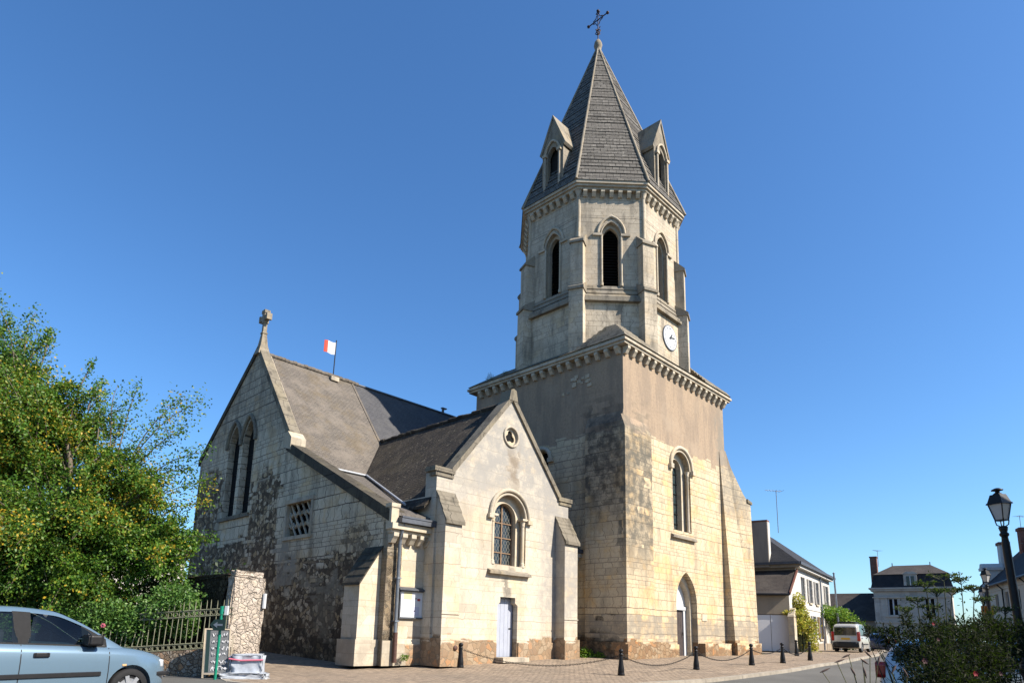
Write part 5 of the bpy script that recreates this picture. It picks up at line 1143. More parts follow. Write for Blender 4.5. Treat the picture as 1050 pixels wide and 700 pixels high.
    # windscreen, rear window
    def screen(x0, x1, nm, f0=.93):
        A = []; n = 10
        for x in np.linspace(x0, x1, n):
            zr, b, wb, wr = gsec(x); A.append([(x, y*wr*f0*.86, zr+.014-.012*abs(y)**3) for y in np.linspace(-1, 1, 9)])
        flat = [p for c in A for p in c]; m = MB(); m.add(flat, [(i*9+k, (i+1)*9+k, (i+1)*9+k+1, i*9+k+1) for i in range(n-1) for k in range(8)], 0, True); part(m, nm, 'vanglass' if van else 'carglass', t)
    if not van: screen(2.08, 2.9, 'windscreen'); screen(.12, .42, 'rear_window')
    else:
        screen(2.4, 3.2, 'windscreen')
        m = MB(); fr_ = frame((.02, 0, 0), (0, -1, 0)); m.add([(-.002+.06*(z-1.1)/.5-.008, y, z) for y, z in ((.62, 1.1), (-.62, 1.1), (-.57, 1.56), (.57, 1.56))], [(0, 3, 2, 1)][::-1]); m.prism(rect(-.64, 1.08, .64, 1.58), frame((.06, 0, 0), (0, -1, 0)), -.1, .075); part(m, 'rear_window', 'vanglass', t)
        m = MB(); lumpy(m, -.06, -.76, .3, .14, .76, .66, amp=0); part(m, 'rear_bumper', 'trimblack', t)
        m = MB(); m.prism(rect(-.26, .8, .26, .91), frame((-.001, 0, 0), (0, -1, 0)), 0, .03); part(m, 'number_plate', 'yellowplate', t)
        m = MB()
        for sy in (-.5, .5): m.tube([(.5, sy, 1.88), (2.0, sy, 1.88)], .025, 6); 
        for x in (.6, 1.9): m.tube([(x, -.55, 1.9), (x, .55, 1.9)], .025, 6); m.box((x-.03, -.52, 1.8), (x+.03, -.48, 1.9)); m.box((x-.03, .48, 1.8), (x+.03, .52, 1.9))
        m.box((.55, -.45, 1.9), (1.9, .45, 1.95)); part(m, 'roof_rack', 'trimblack', t)
    m = MB(); lumpy(m, L-.12, -.4, .44, L+.012, .4, .52, amp=0)
    for sy in (-1, 1): lumpy(m, L-.34, sy*.67-.07, .46, L-.05, sy*.6+.07, .52, amp=0)
    part(m, 'bumper_strip', 'trimblack', t)
    return t
PH = R(58); wx, wy = -5.7, 10.2
ox, oy = wx-(3.07*math.cos(PH)+.71*math.sin(PH)), wy-(3.07*math.sin(PH)-.71*math.cos(PH))
make_car('parked_car', 'silver blue hatchback parked at the lower left in front of the fence', 'car', HATCH, 'bluepaint', (ox, oy, .02), PH)
VH = R(90-38)
def from_rear(px, py, Y): p = at(px, py, Y); return (p.x, p.y)
x_, y_ = from_rear(868, 667.5, 43.2)
make_car('parked_van', 'beige white van with roof rack and yellow plate parked by the white house', 'van', VAN, 'vanpaint', (x_, y_, H(y_)), VH, True)
E_=None
def place_car(nm, lb, mat, px, py, Y, hd, T=HATCH):
    p = at(px, py, Y); return make_car(nm, lb, 'car', T, mat, (p.x, p.y, H(p.y)-.1), hd)
place_car('parked_car', 'dark blue car parked beyond the van along the street', 'darkblue', 901, 664, 50, R(90-34))
place_car('parked_car', 'black car parked farthest along the street behind the bushes', 'blackcar', 920, 664, 58, R(150))
hd_ = R(42); p = at(904, 686, 12.2); make_car('parked_car', 'white hatchback seen tail first behind the dark shrub at the lower right', 'car', HATCH, 'whitecar', (p.x-(.03*math.cos(hd_)-.66*math.sin(hd_)), p.y-(.03*math.sin(hd_)+.66*math.cos(hd_)), -.1), hd_)
place_car('parked_car', 'silver car parked behind the dark shrub near the street lamp', 'silvercar', 968, 700, 19, R(30))
place_car('parked_car', 'pale blue car at the right edge of the picture beyond the lamp post', 'bluepaint', 1022, 700, 16.5, R(40))

# ================================================================ houses on the right
A_ = Vector((18.25, 42.1, 0)); al = Vector((.568, .823, 0)); bk = Vector((-.823, .568, 0)); HR = math.atan2(al.y, al.x)
zg = H(43)
wh = empty('white_house', 'white two storey house with grey shutters and hipped slate roof beyond the tower', 'house', (A_.x, A_.y, zg), HR)
# local axes: x along street (away), y = back (left), z up ; facade at y=0 faces -y
fa = frame((0, 0, 0), (1, 0, 0)); HL, HD, HH = 12.4, 7.0, 5.55
wins = [(1.5, 3.25, .75, 1.55), (3.9, 3.2, .85, 1.6), (6.3, 3.2, .85, 1.6), (10.2, 3.2, .9, 1.6), (4.6, .8, .9, 1.55), (6.9, .8, .95, 1.55)]
m = MB(); m.holes(rect(0, -.3, HL, HH), [rect(x, z, x+w_, z+h_) for x, z, w_, h_ in wins], fa, .22)
m.poly([(0, 0, -.3), (0, 0, HH), (0, HD, HH), (0, HD, -.3)], 1); m.poly([(HL, 0, -.3), (HL, HD, -.3), (HL, HD, HH), (HL, 0, HH)]); m.poly([(0, HD, -.3), (0, HD, HH), (HL, HD, HH), (HL, HD, -.3)])
m.box((0, -.04, 2.72), (HL, 0.0, 2.86)); m.box((-.02, -.06, -.3), (HL, .0, .5), 1)
part(m, 'wall', ['whitewall', 'tanwall'], wh)
MT['shutter'] = plain('grey_shutter_paint', (.42, .40, .37), .6, .1, 5); MT['brownshutter'] = plain('brown_shutter_paint', (.33, .22, .12), .6, .1, 5)
for i, (x, z, w_, h_) in enumerate(wins):
    m = MB()
    for q in (rect(x, z, x+.07, z+h_), rect(x+w_-.07, z, x+w_, z+h_), rect(x+w_/2-.04, z, x+w_/2+.04, z+h_), rect(x+.07, z+h_-.07, x+w_/2-.04, z+h_), rect(x+w_/2+.04, z+h_-.07, x+w_-.07, z+h_), rect(x+.07, z, x+w_/2-.04, z+.07), rect(x+w_/2+.04, z, x+w_-.07, z+.07)): m.prism(q, fa, -.2, -.14)
    wn = part(m, 'window', 'white', wh)
    m = MB(); m.prism(rect(x+.02, z+.02, x+w_-.02, z+h_-.02), fa, -.19, -.17); part(m, 'pane', 'glass', wn)
    m = MB(); m.prism(rect(x-.12, z-.1, x+w_+.12, z), fa, -.02, .09); part(m, 'sill', 'trim_warm', wn)
    for sx in (-1, 1):
        if i == 0 and sx < 0: continue
        xs0 = x-.46 if sx < 0 else x+w_+.02
        m = MB(); m.prism(rect(xs0, z, xs0+.44, z+h_), fa, .02, .06)
        for k in range(3): m.prism(rect(xs0+.04, z+.08+k*h_/3, xs0+.4, z+.08+k*h_/3+h_/3-.14), fa, .06, .075)
        part(m, 'shutter', 'brownshutter' if i == 5 else 'shutter', wn)
m = MB(); m.prism(rect(8.5, -.3, 9.35, 1.75), fa, .002, .03); part(m, 'door', 'doordark', wh)
m = MB(); e = .35
m.add([(-e, -e, HH+.02), (HL+e, -e, HH+.02), (HL+e, HD+e, HH+.02), (-e, HD+e, HH+.02), (2.4, HD/2, HH+3.1), (HL-2.4, HD/2, HH+3.1)], [(0, 1, 5, 4), (1, 2, 5), (2, 3, 4, 5), (3, 0, 4), (3, 2, 1, 0)])
rf = part(m, 'roof', 'slate', wh)
m = MB(); m.box((-e, -e-.1, HH-.12), (HL+e, -e+.02, HH+.06)); m.box((-e-.08, -e, HH-.1), (-e+.02, HD+e, HH+.06)); part(m, 'gutter', 'darkzinc', rf)
m = MB(); m.box((0, -.3, HH-.3), (HL, 0, HH-.02)); m.box((-.25, -.3, HH-.3), (0, HD, HH-.02), 1); part(m, 'cornice', ['whitewall', 'tanwall'], rf)
m = MB(); m.tube([(8.0, -.1, HH-.2), (8.0, -.1, -.2)], .06, 8); part(m, 'downpipe', 'zinc', wh)
m = MB(); m.box((-.35, 1.5, HH-.25), (.25, 5.2, 8.3)); m.box((-.36, 1.49, 8.3), (.26, 5.21, 8.42), 1); ch = part(m, 'chimney_stack', ['greystucco', 'brick'], wh)
m = MB(); m.tube([(-.37, 2.9, 7.3), (-.37, 3.1, 7.45), (-.37, 3.3, 7.35), (-.37, 3.5, 7.5)], .04, 5); m.tube([(-.37, 3.2, 7.15), (-.37, 3.25, 7.65)], .03, 5); part(m, 'wall_anchor', 'iron', ch)
m = MB(); m.box((-.2, 1.488, HH+.0), (.252, 1.499, 8.3)); part(m, 'side_plaster', 'whitewall', ch)
# lean-to
LD = 2.3
m = MB(); fl_ = frame((-LD, 0, 0), (.342, -.94, 0))
m.holes([(-7, -.3), (0, -.3), (0, 3.45), (-7, 3.45)], [rect(-2.12, -.1, -.1, 2.2)], fl_, .2)
m.poly([(-LD, -.005, -.3), (0, -.005, -.3), (0, -.005, 5.0), (-LD, -.005, 3.45)], 1)
lt = part(m, 'lean_to', ['tanwall', 'whitewall'], wh)
m = MB(); m.hexa([(-LD-.25, -.12, 3.34), (0, -.12, 4.98), (0, 7, 4.98), (-LD-2.75, 7, 3.34)], [(-LD-.25, -.12, 3.46), (0, -.12, 5.1), (0, 7, 5.1), (-LD-2.75, 7, 3.46)]); part(m, 'lean_to_roof', 'brownroof', lt)
m = MB(); m.tube([(-LD-.3, -.1, 3.38), (-LD-2.8, 7, 3.38)], .07, 6); part(m, 'gutter', 'iron', lt)
m = MB(); m.hexa([(-LD-.27, -.16, 3.36), (0, -.16, 5.0), (0, -.08, 5.0), (-LD-.27, -.08, 3.36)], [(-LD-.27, -.16, 3.52), (0, -.16, 5.16), (0, -.08, 5.16), (-LD-.27, -.08, 3.52)]); part(m, 'verge', 'brick', lt)
for k, (a, b) in enumerate(((-2.1, -1.12), (-1.1, -.12))):
    m = MB(); m.prism(rect(a, .02, b, 2.16), fl_, -.1, -.05); m.prism(rect(a+.02, .04, a+.06, 2.14), fl_, -.05, -.04); part(m, 'gate', 'whitepaint', lt)
m = MB(); m.box((-LD-.55, -.32, -.3), (-LD+.1, .012, 2.05)); m.hexa([(-LD-.58, -.35, 2.05), (-LD+.1, -.35, 2.05), (-LD+.1, .04, 2.05), (-LD-.58, .04, 2.05)], [(-LD-.5, -.32, 2.15), (-LD+.1, -.32, 2.6), (-LD+.1, .02, 2.6), (-LD-.5, .02, 2.15)]); part(m, 'gate_pier', 'trim_warm', lt)
# antenna
def antenna(label, loc, h, rz, n=6, L=1.1, g='television antennas'):
    t = empty('antenna', label, 'antenna', loc, rz, g); m = MB(); m.tube([(0, 0, -.2), (0, 0, h)], .025, 6); part(m, 'mast', 'zinc', t)
    m = MB(); m.tube([(-L*.75, 0, h-.05), (L*.4, 0, h-.05)], .014, 5)
    for k in range(n): x = -L*.7+k*L*1.05/(n-1); w_ = .12+.05*k; m.tube([(x, -w_, h-.05), (x, w_, h-.05)], .01, 4)
    part(m, 'yagi_arm', 'zinc', t); return t
p = at(798, 543, 44); antenna('thin television antenna on the hipped roof of the white house', (p.x, p.y, p.z), 2.75, R(10))
# vines
def wl(x, y, z): return tuple(A_+al*x+bk*y+Vector((0, 0, zg+z)))
bush('golden_vine', 'golden yellow vine climbing the near corner of the white house', 'vine', [((wl(-1.2, -.3, 3.0)), (.35, .3, .6)), (wl(-1.2, -.35, 2.2), (.5, .35, .6)), (wl(-.8, -.4, 1.5), (.8, .4, .6)), (wl(-.4, -.4, .9), (.8, .35, .6)), (wl(.2, -.35, .4), (.8, .3, .45)), (wl(-1.5, -.3, 1.6), (.4, .3, .5)), (wl(-2.3, -.2, 2.3), (.6, .3, .15))], 5200, 'vinegold', .15, .1, 31, base=wl(-.6, -.3, 0))
bush('green_vine', 'fresh green climber spilling over the far end of the white house', 'vine', [(wl(8.4, -.3, 2.75), (1.2, .4, .45)), (wl(10.2, -.5, 2.7), (1.2, .6, .6)), (wl(11.6, -.7, 2.4), (1.2, .8, .8)), (wl(12.4, -.9, 1.6), (1.2, .9, .9)), (wl(12.6, -1.0, .7), (.9, .9, .8)), (wl(13.6, -1.1, 1.9), (.9, .8, .6))], 6500, 'vinegreen', .17, .12, 32, base=wl(12.4, -.6, 0))
# flag pole like post and white gable
p = at(862, 662, 49.5); p.z = H(p.y)
t = empty('mast', 'tall thin grey metal mast behind the green climber', 'pole', p); m = MB(); m.tube([(0, 0, -.2), (-.12, 0, 5.6)], [.09, .06], 8); m.lathe([(.06, 5.6), (.1, 5.65), (.0, 5.75)], (-.12, 0, 0), 8); part(m, 'shaft', 'zinc', t)
p = at(868, 664, 53); t = empty('shed', 'small pale rendered shed with a slate cap between the climber and the dark barn', 'shed', (p.x-.55, p.y, H(p.y)), R(-25))
m = MB(); m.box((-.55, -.3, -.2), (.75, 1.6, 3.0)); part(m, 'wall', 'whitewall', t); m = MB(); m.hexa([(-.65, -.4, 3.0), (.95, -.4, 3.0), (.95, 1.7, 3.0), (-.65, 1.7, 3.0)], [(-.65, -.4, 3.08), (.95, -.4, 3.08), (.95, 1.7, 3.3), (-.65, 1.7, 3.3)]); part(m, 'roof', 'slate', t)
# barn
t = empty('barn', 'long low barn with a big dark tiled roof at the end of the street', 'barn', (38.5+.568*1.2, 70+.823*1.2, .6), math.atan2(-.568, .823))
m = MB(); m.box((-16, 0, -.2), (-.05, 8, 2.95)); part(m, 'wall', 'greystucco', t)
m = MB(); m.add([(-16.2, -.4, 2.8), (-.04, -.4, 2.8), (-.04, 4, 6.0), (-16.2, 4, 6.0), (-.04, 8.4, 2.8), (-16.2, 8.4, 2.8)], [(0, 1, 2, 3), (3, 2, 4, 5), (1, 4, 2), (0, 3, 5)]); part(m, 'roof', 'brownroof', t)
# mansard house
MA = Vector((38.5, 70.0, 0)); nf = Vector((.823, -.568, 0)); zg2 = H(70)
mh = empty('mansard_house', 'grey stone town house with mansard slate roof and central dormer at the far end', 'house', (MA.x, MA.y, zg2), math.atan2(nf.y, nf.x))
ML, MD, MH_ = 6.9, 6.5, 6.05
m = MB(); ff = frame((0, 0, 0), (1, 0, 0)); mw = [(1.25, 3.4, .95, 1.75), (4.5, 3.4, .95, 1.75), (1.25, .3, .95, 1.9), (4.5, .3, .95, 1.9)]
m.holes(rect(0, -.3, ML, MH_), [rect(x, z, x+w_, z+h_) for x, z, w_, h_ in mw], ff, .25)
m.poly([(ML, 0, -.3), (ML, MD, -.3), (ML, MD, MH_), (ML, 0, MH_)]); m.poly([(0, 0, -.3), (0, 0, MH_), (0, MD, MH_), (0, MD, -.3)]); m.poly([(0, MD, -.3), (0, MD, MH_), (ML, MD, MH_), (ML, MD, -.3)])
for z in (2.6, ): m.box((-.1, -.12, z), (ML+.1, 0, z+.16))
m.box((-.14, -.16, MH_-.9), (ML+.14, 0, MH_-.78)); m.box((-.25, -.3, MH_-.2), (ML+.25, MD, MH_)); m.box((-.4, -.42, MH_), (ML+.4, MD+.2, MH_+.16))
for x in (0, ML-.5): m.box((x, -.06, -.3), (x+.5, 0, MH_-.9))
part(m, 'wall', 'mansard', mh)
for x, z, w_, h_ in mw:
    m = MB()
    for q in (rect(x, z, x+.1, z+h_), rect(x+w_-.1, z, x+w_, z+h_), rect(x+w_/2-.07, z, x+w_/2+.07, z+h_), rect(x+.1, z+h_-.1, x+w_-.1, z+h_)): m.prism(q, ff, -.22, -.15)
    wn = part(m, 'window', 'white', mh); m = MB(); m.prism(rect(x+.02, z, x+w_-.02, z+h_-.02), ff, -.2, -.18); part(m, 'pane', 'dark', wn)
    m = MB(); m.prism(rect(x-.35, z-.2, x+w_+.35, z-.03), ff, -.02, .14); m.prism(rect(x-.2, z, x-.04, z+h_+.2), ff, .0, .05); m.prism(rect(x+w_+.04, z, x+w_+.2, z+h_+.2), ff, .0, .05); part(m, 'surround', 'mansard', wn)
    if z < 1: continue
z0, z1, z2 = MH_+.16, MH_+1.55, MH_+2.75
def rr(i, z): return [(-.2+i, -.2+i, z), (ML+.2-i, -.2+i, z), (ML+.2-i, MD+.1-i, z), (-.2+i, MD+.1-i, z)]
m = MB(); m.add(rr(0, z0)+rr(.35, z1), [(k, (k+1) % 4, 4+(k+1) % 4, 4+k) for k in range(4)]); rf = part(m, 'mansard_roof', 'slate', mh)
m = MB(); m.add(rr(.25, z1)+[(1.7, MD/2, z2), (ML-1.7, MD/2, z2)], [(0, 1, 5, 4), (1, 2, 5), (2, 3, 4, 5), (3, 0, 4)]); part(m, 'upper_roof', 'brownroof', rf)
m = MB()
for x in (1.7, ML-1.7): m.tube([(x, MD/2, z2-.05), (x, MD/2, z2+.3)], .05, 5)
part(m, 'ridge_finials', 'darkzinc', rf)
m = MB(); m.box((2.85, -.15, z0), (4.05, 1.2, z1-.05)); m.hexa([(2.75, -.25, z1-.05), (4.15, -.25, z1-.05), (4.15, 1.6, z1-.05), (2.75, 1.6, z1-.05)], [(3.1, -.25, z1+.22), (3.8, -.25, z1+.22), (3.8, 1.6, z1+.22), (3.1, 1.6, z1+.22)]); dm = part(m, 'dormer', 'mansard', rf)
m = MB(); m.prism(rect(3.1, z0+.2, 3.8, z1-.25), ff, .152, .17); part(m, 'pane', 'darkglass', dm)
m = MB(); m.prism(rect(3.41, z0+.2, 3.49, z1-.25), ff, .17, .19); part(m, 'mullion', 'white', dm)
m = MB(); m.box((-.35, 2.4, MH_), (.3, 3.4, z2+.9)); m.box((-.4, 2.35, z2+.9), (.35, 3.45, z2+1.02)); part(m, 'chimney', 'brick', rf)
p = at(899, 574, 72); antenna('tiny television antenna on the brick chimney of the mansard house', (p.x+.15, p.y, p.z-.5), 1.6, R(30))
# row house on the right side of the street
rd = Vector((.407, .914, 0)); RA = Vector((42.8, 60.0, 0)); zr_ = H(50)
# local: x runs towards the camera, facade y=0 faces the street
rh = empty('row_house', 'long shaded beige town house with dark slate roof on the right side of the street', 'house', (RA.x, RA.y, zr_), math.atan2(-rd.y, -rd.x))
RL, RD_, RHH = 31.0, 8.0, 5.55; fr3 = frame((0, 0, 0), (1, 0, 0))
# facade faces left (street); x towards camera => outward normal = ex x ez
rw = [(1.6+k*3.1, .6, .95, 1.9) for k in range(9)]+[(1.6+k*3.1, 3.3, .95, 1.5) for k in range(9)]
def RF(x, y, d=0): return (x, -d, y)
m = MB(); m.holes(rect(0, -.4, RL, RHH), [rect(x, z, x+w_, z+h_) for x, z, w_, h_ in rw], fr3, .2)
m.poly([(0, 0, -.4), (0, 0, RHH), (0, RD_/2, RHH+4.0), (0, RD_, RHH), (0, RD_, -.4)]); m.poly([(RL, 0, -.4), (RL, RD_, -.4), (RL, RD_, RHH), (RL, RD_/2, RHH+4.0), (RL, 0, RHH)]); m.poly([(0, RD_, -.4), (0, RD_, RHH), (RL, RD_, RHH), (RL, RD_, -.4)])
m.box((0, -.06, RHH-.5), (RL, 0, RHH)); part(m, 'wall', 'rowwall', rh)
for x, z, w_, h_ in rw:
    m = MB()
    for q in (rect(x, z, x+.08, z+h_), rect(x+w_-.08, z, x+w_, z+h_), rect(x+w_/2-.05, z, x+w_/2+.05, z+h_), rect(x+.08, z+h_-.08, x+w_-.08, z+h_)): m.prism(q, fr3, -.19, -.13)
    wn = part(m, 'window', 'shutter', rh); m = MB(); m.prism(rect(x+.02, z, x+w_-.02, z+h_), fr3, -.18, -.16); part(m, 'pane', 'glass', wn)
m = MB(); m.add([(-.3, -.45, RHH-.1), (RL+.3, -.45, RHH-.1), (RL+.3, RD_/2, RHH+4.1), (-.3, RD_/2, RHH+4.1), (RL+.3, RD_+.4, RHH-.1), (-.3, RD_+.4, RHH-.1)], [(0, 1, 2, 3), (3, 2, 4, 5)]); rf = part(m, 'roof', 'slate', rh)
m = MB(); m.tube([(-.3, -.5, RHH-.05), (RL+.3, -.5, RHH-.05)], .09, 6); part(m, 'gutter', 'darkzinc', rf)
for x in (2.2, 7.6, 14.0): m = MB(); m.tube([(x, -.48, RHH-.1), (x, -.12, RHH-.5), (x, -.12, 0)], .06, 6); part(m, 'downpipe', 'iron', rh)
m = MB(); m.box((1.6, -.15, RHH-.1), (2.5, 1.2, RHH+1.5)); m.box((1.45, -.3, RHH+1.5), (2.65, 1.3, RHH+1.75)); m.hexa([(1.55, -.25, RHH+1.75), (2.55, -.25, RHH+1.75), (2.55, 1.3, RHH+1.75), (1.55, 1.3, RHH+1.75)], [(1.8, -.25, RHH+2.1), (2.3, -.25, RHH+2.1), (2.3, 1.3, RHH+2.1), (1.8, 1.3, RHH+2.1)]); dm = part(m, 'dormer', 'whitewall', rf)
m = MB(); m.prism(rect(1.8, RHH+.3, 2.3, RHH+1.3), fr3, .152, .17); part(m, 'pane', 'glass', dm)
for x, yc, hgt, mt, wd2 in ((1.3, 1.3, 3.75, 'whitewall', .9), (1.9, 2.75, 4.9, 'brick', .9)):
    m = MB(); m.box((x, yc, RHH+.5), (x+wd2, yc+.7, RHH+hgt)); m.box((x-.08, yc-.08, RHH+hgt), (x+wd2+.08, yc+.78, RHH+hgt+.25), 1); part(m, 'chimney', [mt, 'brick'], rf)
p = at(1048, 549, 57.5); antenna('bent television antenna beside the brick chimney above the street lamp', (p.x, p.y, p.z-.3), 2.1, R(200))
# unseen building added beyond the right edge to shade the planting
nbh = empty('added_shade_house', 'tall stuccoed house added unseen beyond the right edge to shade the planting', 'house', (12.6, -7, 0), 0)
m = MB(); m.box((0, 0, -.2), (9, 20.5, 8.6)); part(m, 'wall', 'rowwall', nbh)
m = MB(); m.add([(-.4, -.4, 8.5), (9.4, -.4, 8.5), (9.4, 20.9, 8.5), (-.4, 20.9, 8.5), (4.5, 3.5, 12), (4.5, 17, 12)], [(0, 1, 4), (1, 2, 5, 4), (2, 3, 5), (3, 0, 4, 5)]); part(m, 'roof', 'slate', nbh)
# ---- street lamps
MT['lampglass'] = plain('frosted_lamp_glass', (.62, .6, .58), .3, .08, 5, 0, .5)
def lamp(label, loc, tilt=0):
    t = empty('street_lamp', label, 'street lamp', loc, 0, 'old style street lamps'); t.rotation_euler = (0, tilt, .35)
    m = MB(); m.lathe([(.17, -.1), (.17, .1), (.14, .16), (.13, .7), (.15, .76), (.1, .85), (.1, 1.0), (.085, 2.9+.75), (.07, 3.02+.75), (.07, 3.06+.75), (.1, 3.1+.75), (.1, 3.14+.75), (.07, 3.17+.75), (.09, 3.24+.75), (.1, 3.3+.75), (.05, 3.33+.75)], n=14); part(m, 'post', 'iron', t)
    m = MB()
    for k in range(4):
        a = math.pi/4+k*math.pi/2; c, s_ = math.cos(a), math.sin(a); m.tube([(.03*c, .03*s_, 4.050), (.12*c, .12*s_, 4.110), (.14*c, .14*s_, 4.210)], .014, 5)
    def sq(h, z):
        h *= .7; return [(-h, -h, z), (h, -h, z), (h, h, z), (-h, h, z)]
    for k in range(4):
        a, b = sq(.135, 4.210)[k], sq(.235, 4.610)[k]; m.tube([a, b], .014, 5)
    m.hexa(sq(.15, 4.200), sq(.15, 4.230)); part(m, 'lantern_frame', 'iron', t)
    m = MB(); m.hexa(sq(.128, 4.232), sq(.225, 4.610)); part(m, 'lantern_glass', 'lampglass', t)
    m = MB(); m.hexa(sq(.285, 4.610), sq(.27, 4.650)); m.hexa(sq(.25, 4.650), sq(.17, 4.850)); m.hexa(sq(.12, 4.850), sq(.06, 4.900)); m.lathe([(.05, 4.890), (.05, 4.930), (.13, 4.950), (.13, 4.970), (.05, 5.010), (0, 5.020)], n=10); part(m, 'lantern_roof', 'iron', t)
    return t
base = at(1051, 672, 15.8)
lamp('black old style street lamp in the foreground at the right edge', (base.x+.02, base.y, 0), R(-3.2))
p = at(1016.5, 640, 37); lamp('middle street lamp, smaller, in front of the beige town house wall', (p.x, p.y, H(p.y)))
p = at(1012, 650, 51); lamp('farthest small street lamp beside the orange shop sign', (p.x, p.y, H(p.y)))
p = at(1014, 625, 50); t = empty('shop_sign', 'small orange and yellow sign far down the right side', 'sign', (p.x, p.y, p.z)); MT['orange'] = plain('orange_sign', (.7, .22, .03), .5, .1); MT['yellow'] = plain('yellow_sign', (.8, .5, .05), .5, .1)
m = MB(); m.box((-.55, -.05, -.35), (0, .05, .3)); part(m, 'panel', 'orange', t); m = MB(); m.box((.0, -.052, -.35), (.35, .052, .3)); part(m, 'side_panel', 'yellow', t); m = MB(); m.tube([(-.1, .1, -2.9), (-.1, .1, .3)], .04, 6); part(m, 'post', 'zinc', t)

# ---- planting bottom right
def pb(x, y, Y, rad): c = at(x, y, Y); return (tuple(c), rad/674*Y)
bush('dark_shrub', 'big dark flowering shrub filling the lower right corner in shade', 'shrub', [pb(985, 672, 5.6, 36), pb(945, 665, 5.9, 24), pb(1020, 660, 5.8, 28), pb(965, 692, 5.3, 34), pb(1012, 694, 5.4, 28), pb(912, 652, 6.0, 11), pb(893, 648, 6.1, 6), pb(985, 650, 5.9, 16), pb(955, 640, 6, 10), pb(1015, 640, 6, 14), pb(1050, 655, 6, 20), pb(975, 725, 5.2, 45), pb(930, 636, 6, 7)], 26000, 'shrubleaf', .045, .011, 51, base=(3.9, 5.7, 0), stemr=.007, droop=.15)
sh_ = bpy.data.objects[-1] if 0 else [o for o in bpy.data.objects if o.name.startswith('dark_shrub')][0]
for x, y, Y, r_, mt in ((957, 639, 5.4, .02, 'petalred'), (1000, 690, 5.0, .03, 'petalred'), (948, 677, 5.1, .035, 'petaldull'), (1026, 690, 5.1, .025, 'petaldull'), (962, 655, 5.3, .022, 'petaldull')):
    r_ *= .6; c = at(x, y, Y)-Vector((3.9, 5.7, 0)); m = MB()
    for k in range(6):
        a = k*math.pi/3; d = Vector((math.cos(a), -.35, math.sin(a))); s_ = Vector((-math.sin(a), 0, math.cos(a))); m.add([tuple(c), tuple(c+d*r_*.7+s_*r_*.45), tuple(c+d*r_*1.3), tuple(c+d*r_*.7-s_*r_*.45)], [(0, 1, 2, 3)])
    m.lathe([(0, -.3*r_), (.4*r_, 0), (0, .3*r_)], tuple(c), 6); part(m, 'flower', mt, sh_)
# umbel plants
um = empty('umbel_plant', 'tall umbel plant with flat lacy heads rising behind the dark shrub', 'plant', (3.95, 6.2, 0)); m = MB(); r_ = np.random.default_rng(5); P = []; D = []
heads = [(967, 588, 13), (949, 596, 9), (985, 592, 8), (960, 604, 10), (975, 603, 9), (998, 600, 8), (940, 612, 8), (1008, 612, 8), (930, 622, 8), (952, 620, 9), (1030, 622, 8)]
for x, y, rp in heads:
    h = at(x, y, 6.2+r_.uniform(-.2, .3))-Vector((3.95, 6.2, 0)); rad = rp/674*6.2; b0 = Vector((h.x*.4+r_.normal(0, .05), r_.normal(0, .08), 0)); pa = [b0, b0.lerp(h, .5)+Vector((r_.normal(0, .03), 0, 0)), h-Vector((0, 0, .07))]
    m.tube(pa, [.008, .006, .004], 5)
    for k in range(11):
        a = r_.uniform(0, 6.28); q = h+Vector((math.cos(a), math.sin(a), 0))*rad*r_.uniform(.3, 1)+Vector((0, 0, -.02*r_.uniform(0, 1.5))); m.tube([pa[-1], q], .0022, 3, cap=False)
        for _ in range(13): P.append(np.array(q)+r_.normal(0, 1, 3)*np.array([.02, .02, .006])); D.append((r_.normal(), r_.normal(), .3))
    for k in range(26):
        t_ = r_.uniform(.35, .9); P.append(np.array(b0.lerp(h, t_))+r_.normal(0, .035, 3)); D.append(r_.normal(0, 1, 3))
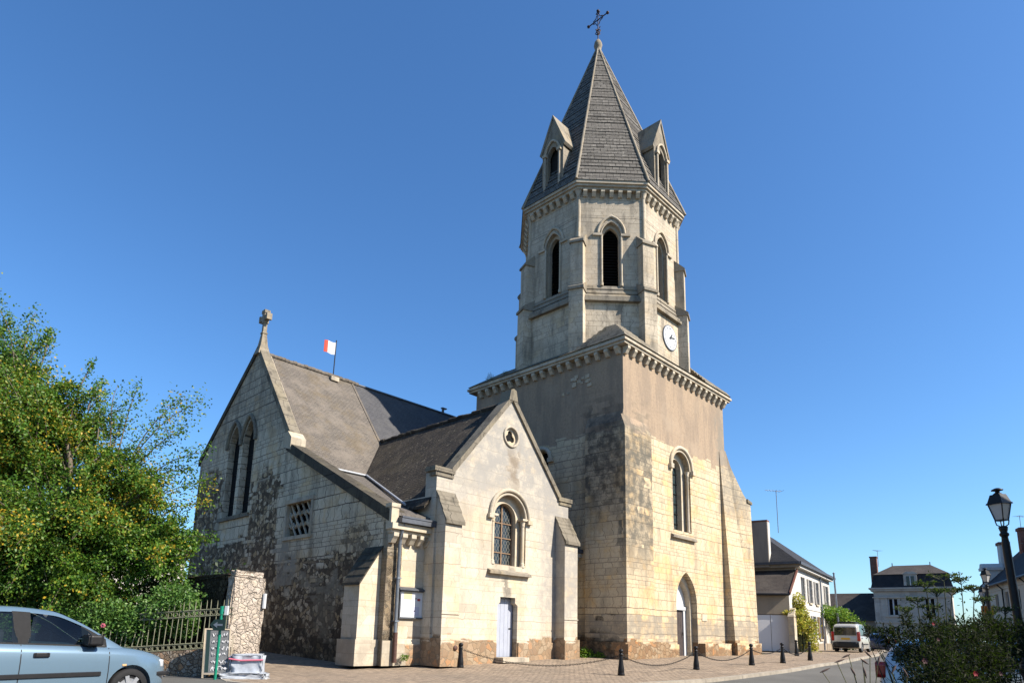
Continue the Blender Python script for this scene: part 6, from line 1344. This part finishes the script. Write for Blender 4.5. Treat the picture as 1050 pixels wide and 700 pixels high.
m.build('stems', 'stem', um); leaves('foliage', np.array(P), np.array(D), .035, .014, 'umbelleaf', um, .1, 6)
# grasses
def grass(lab, bx, by, n, hgt, seed, tips):
    r_ = np.random.default_rng(seed); g_ = empty('grass_tuft', lab, 'grass', (bx, by, 0), 0, 'ornamental grasses'); m = MB()
    for k in range(n):
        a = r_.uniform(0, 6.28); L = r_.uniform(.4, 1)*hgt; o_ = r_.normal(0, .06, 2); lean = r_.uniform(.15, .7)
        pts = [(o_[0], o_[1], 0), (o_[0]+math.cos(a)*L*lean*.3, o_[1]+math.sin(a)*L*lean*.3, L*.55), (o_[0]+math.cos(a)*L*lean*.8, o_[1]+math.sin(a)*L*lean*.8, L*.85), (o_[0]+math.cos(a)*L*lean*1.3, o_[1]+math.sin(a)*L*lean*1.3, L*.8)]
        m.tube(pts, [.004, .0035, .0025, .001], 3, cap=False)
    part(m, 'blades', 'grass', g_); m = MB(); m2 = MB()
    for x, y, Y, dx, dz in tips:
        q = at(x, y, Y)-Vector((bx, by, 0)); m2.tube([(0, 0, 0), (q.x*.4, q.y*.4, q.z*.7), tuple(q)], .003, 4); d = Vector((dx, 0, dz)); m = MB(); m.tube([tuple(q-d*.02), tuple(q+d*.012), tuple(q+d*.04), tuple(q+d*.07)], [.002, .008, .007, .001], 6); part(m, 'seed_head', 'seed', g_)
    part(m2, 'stalks', 'grass', g_)
c = at(890, 720, 5.2); grass('ornamental grass with nodding seed heads in front of the white hatchback', c.x, c.y, 150, .95, 61, [(870, 671, 5.2, -.8, -.35), (858, 678, 5.1, .9, .3), (843, 688, 5.0, .9, .4), (884, 676, 5.2, .7, -.5), (892, 672, 5.2, -.6, .6), (886, 686, 5.0, .2, -.9), (900, 680, 5.1, .3, .9), (876, 690, 5.0, -.4, .7)])
c = at(925, 730, 5.0); grass('shorter clump of wispy grass at the very bottom edge', c.x, c.y, 160, .75, 62, [(915, 688, 4.9, .5, .7), (930, 692, 4.9, -.4, .8)])
#@@NEXT
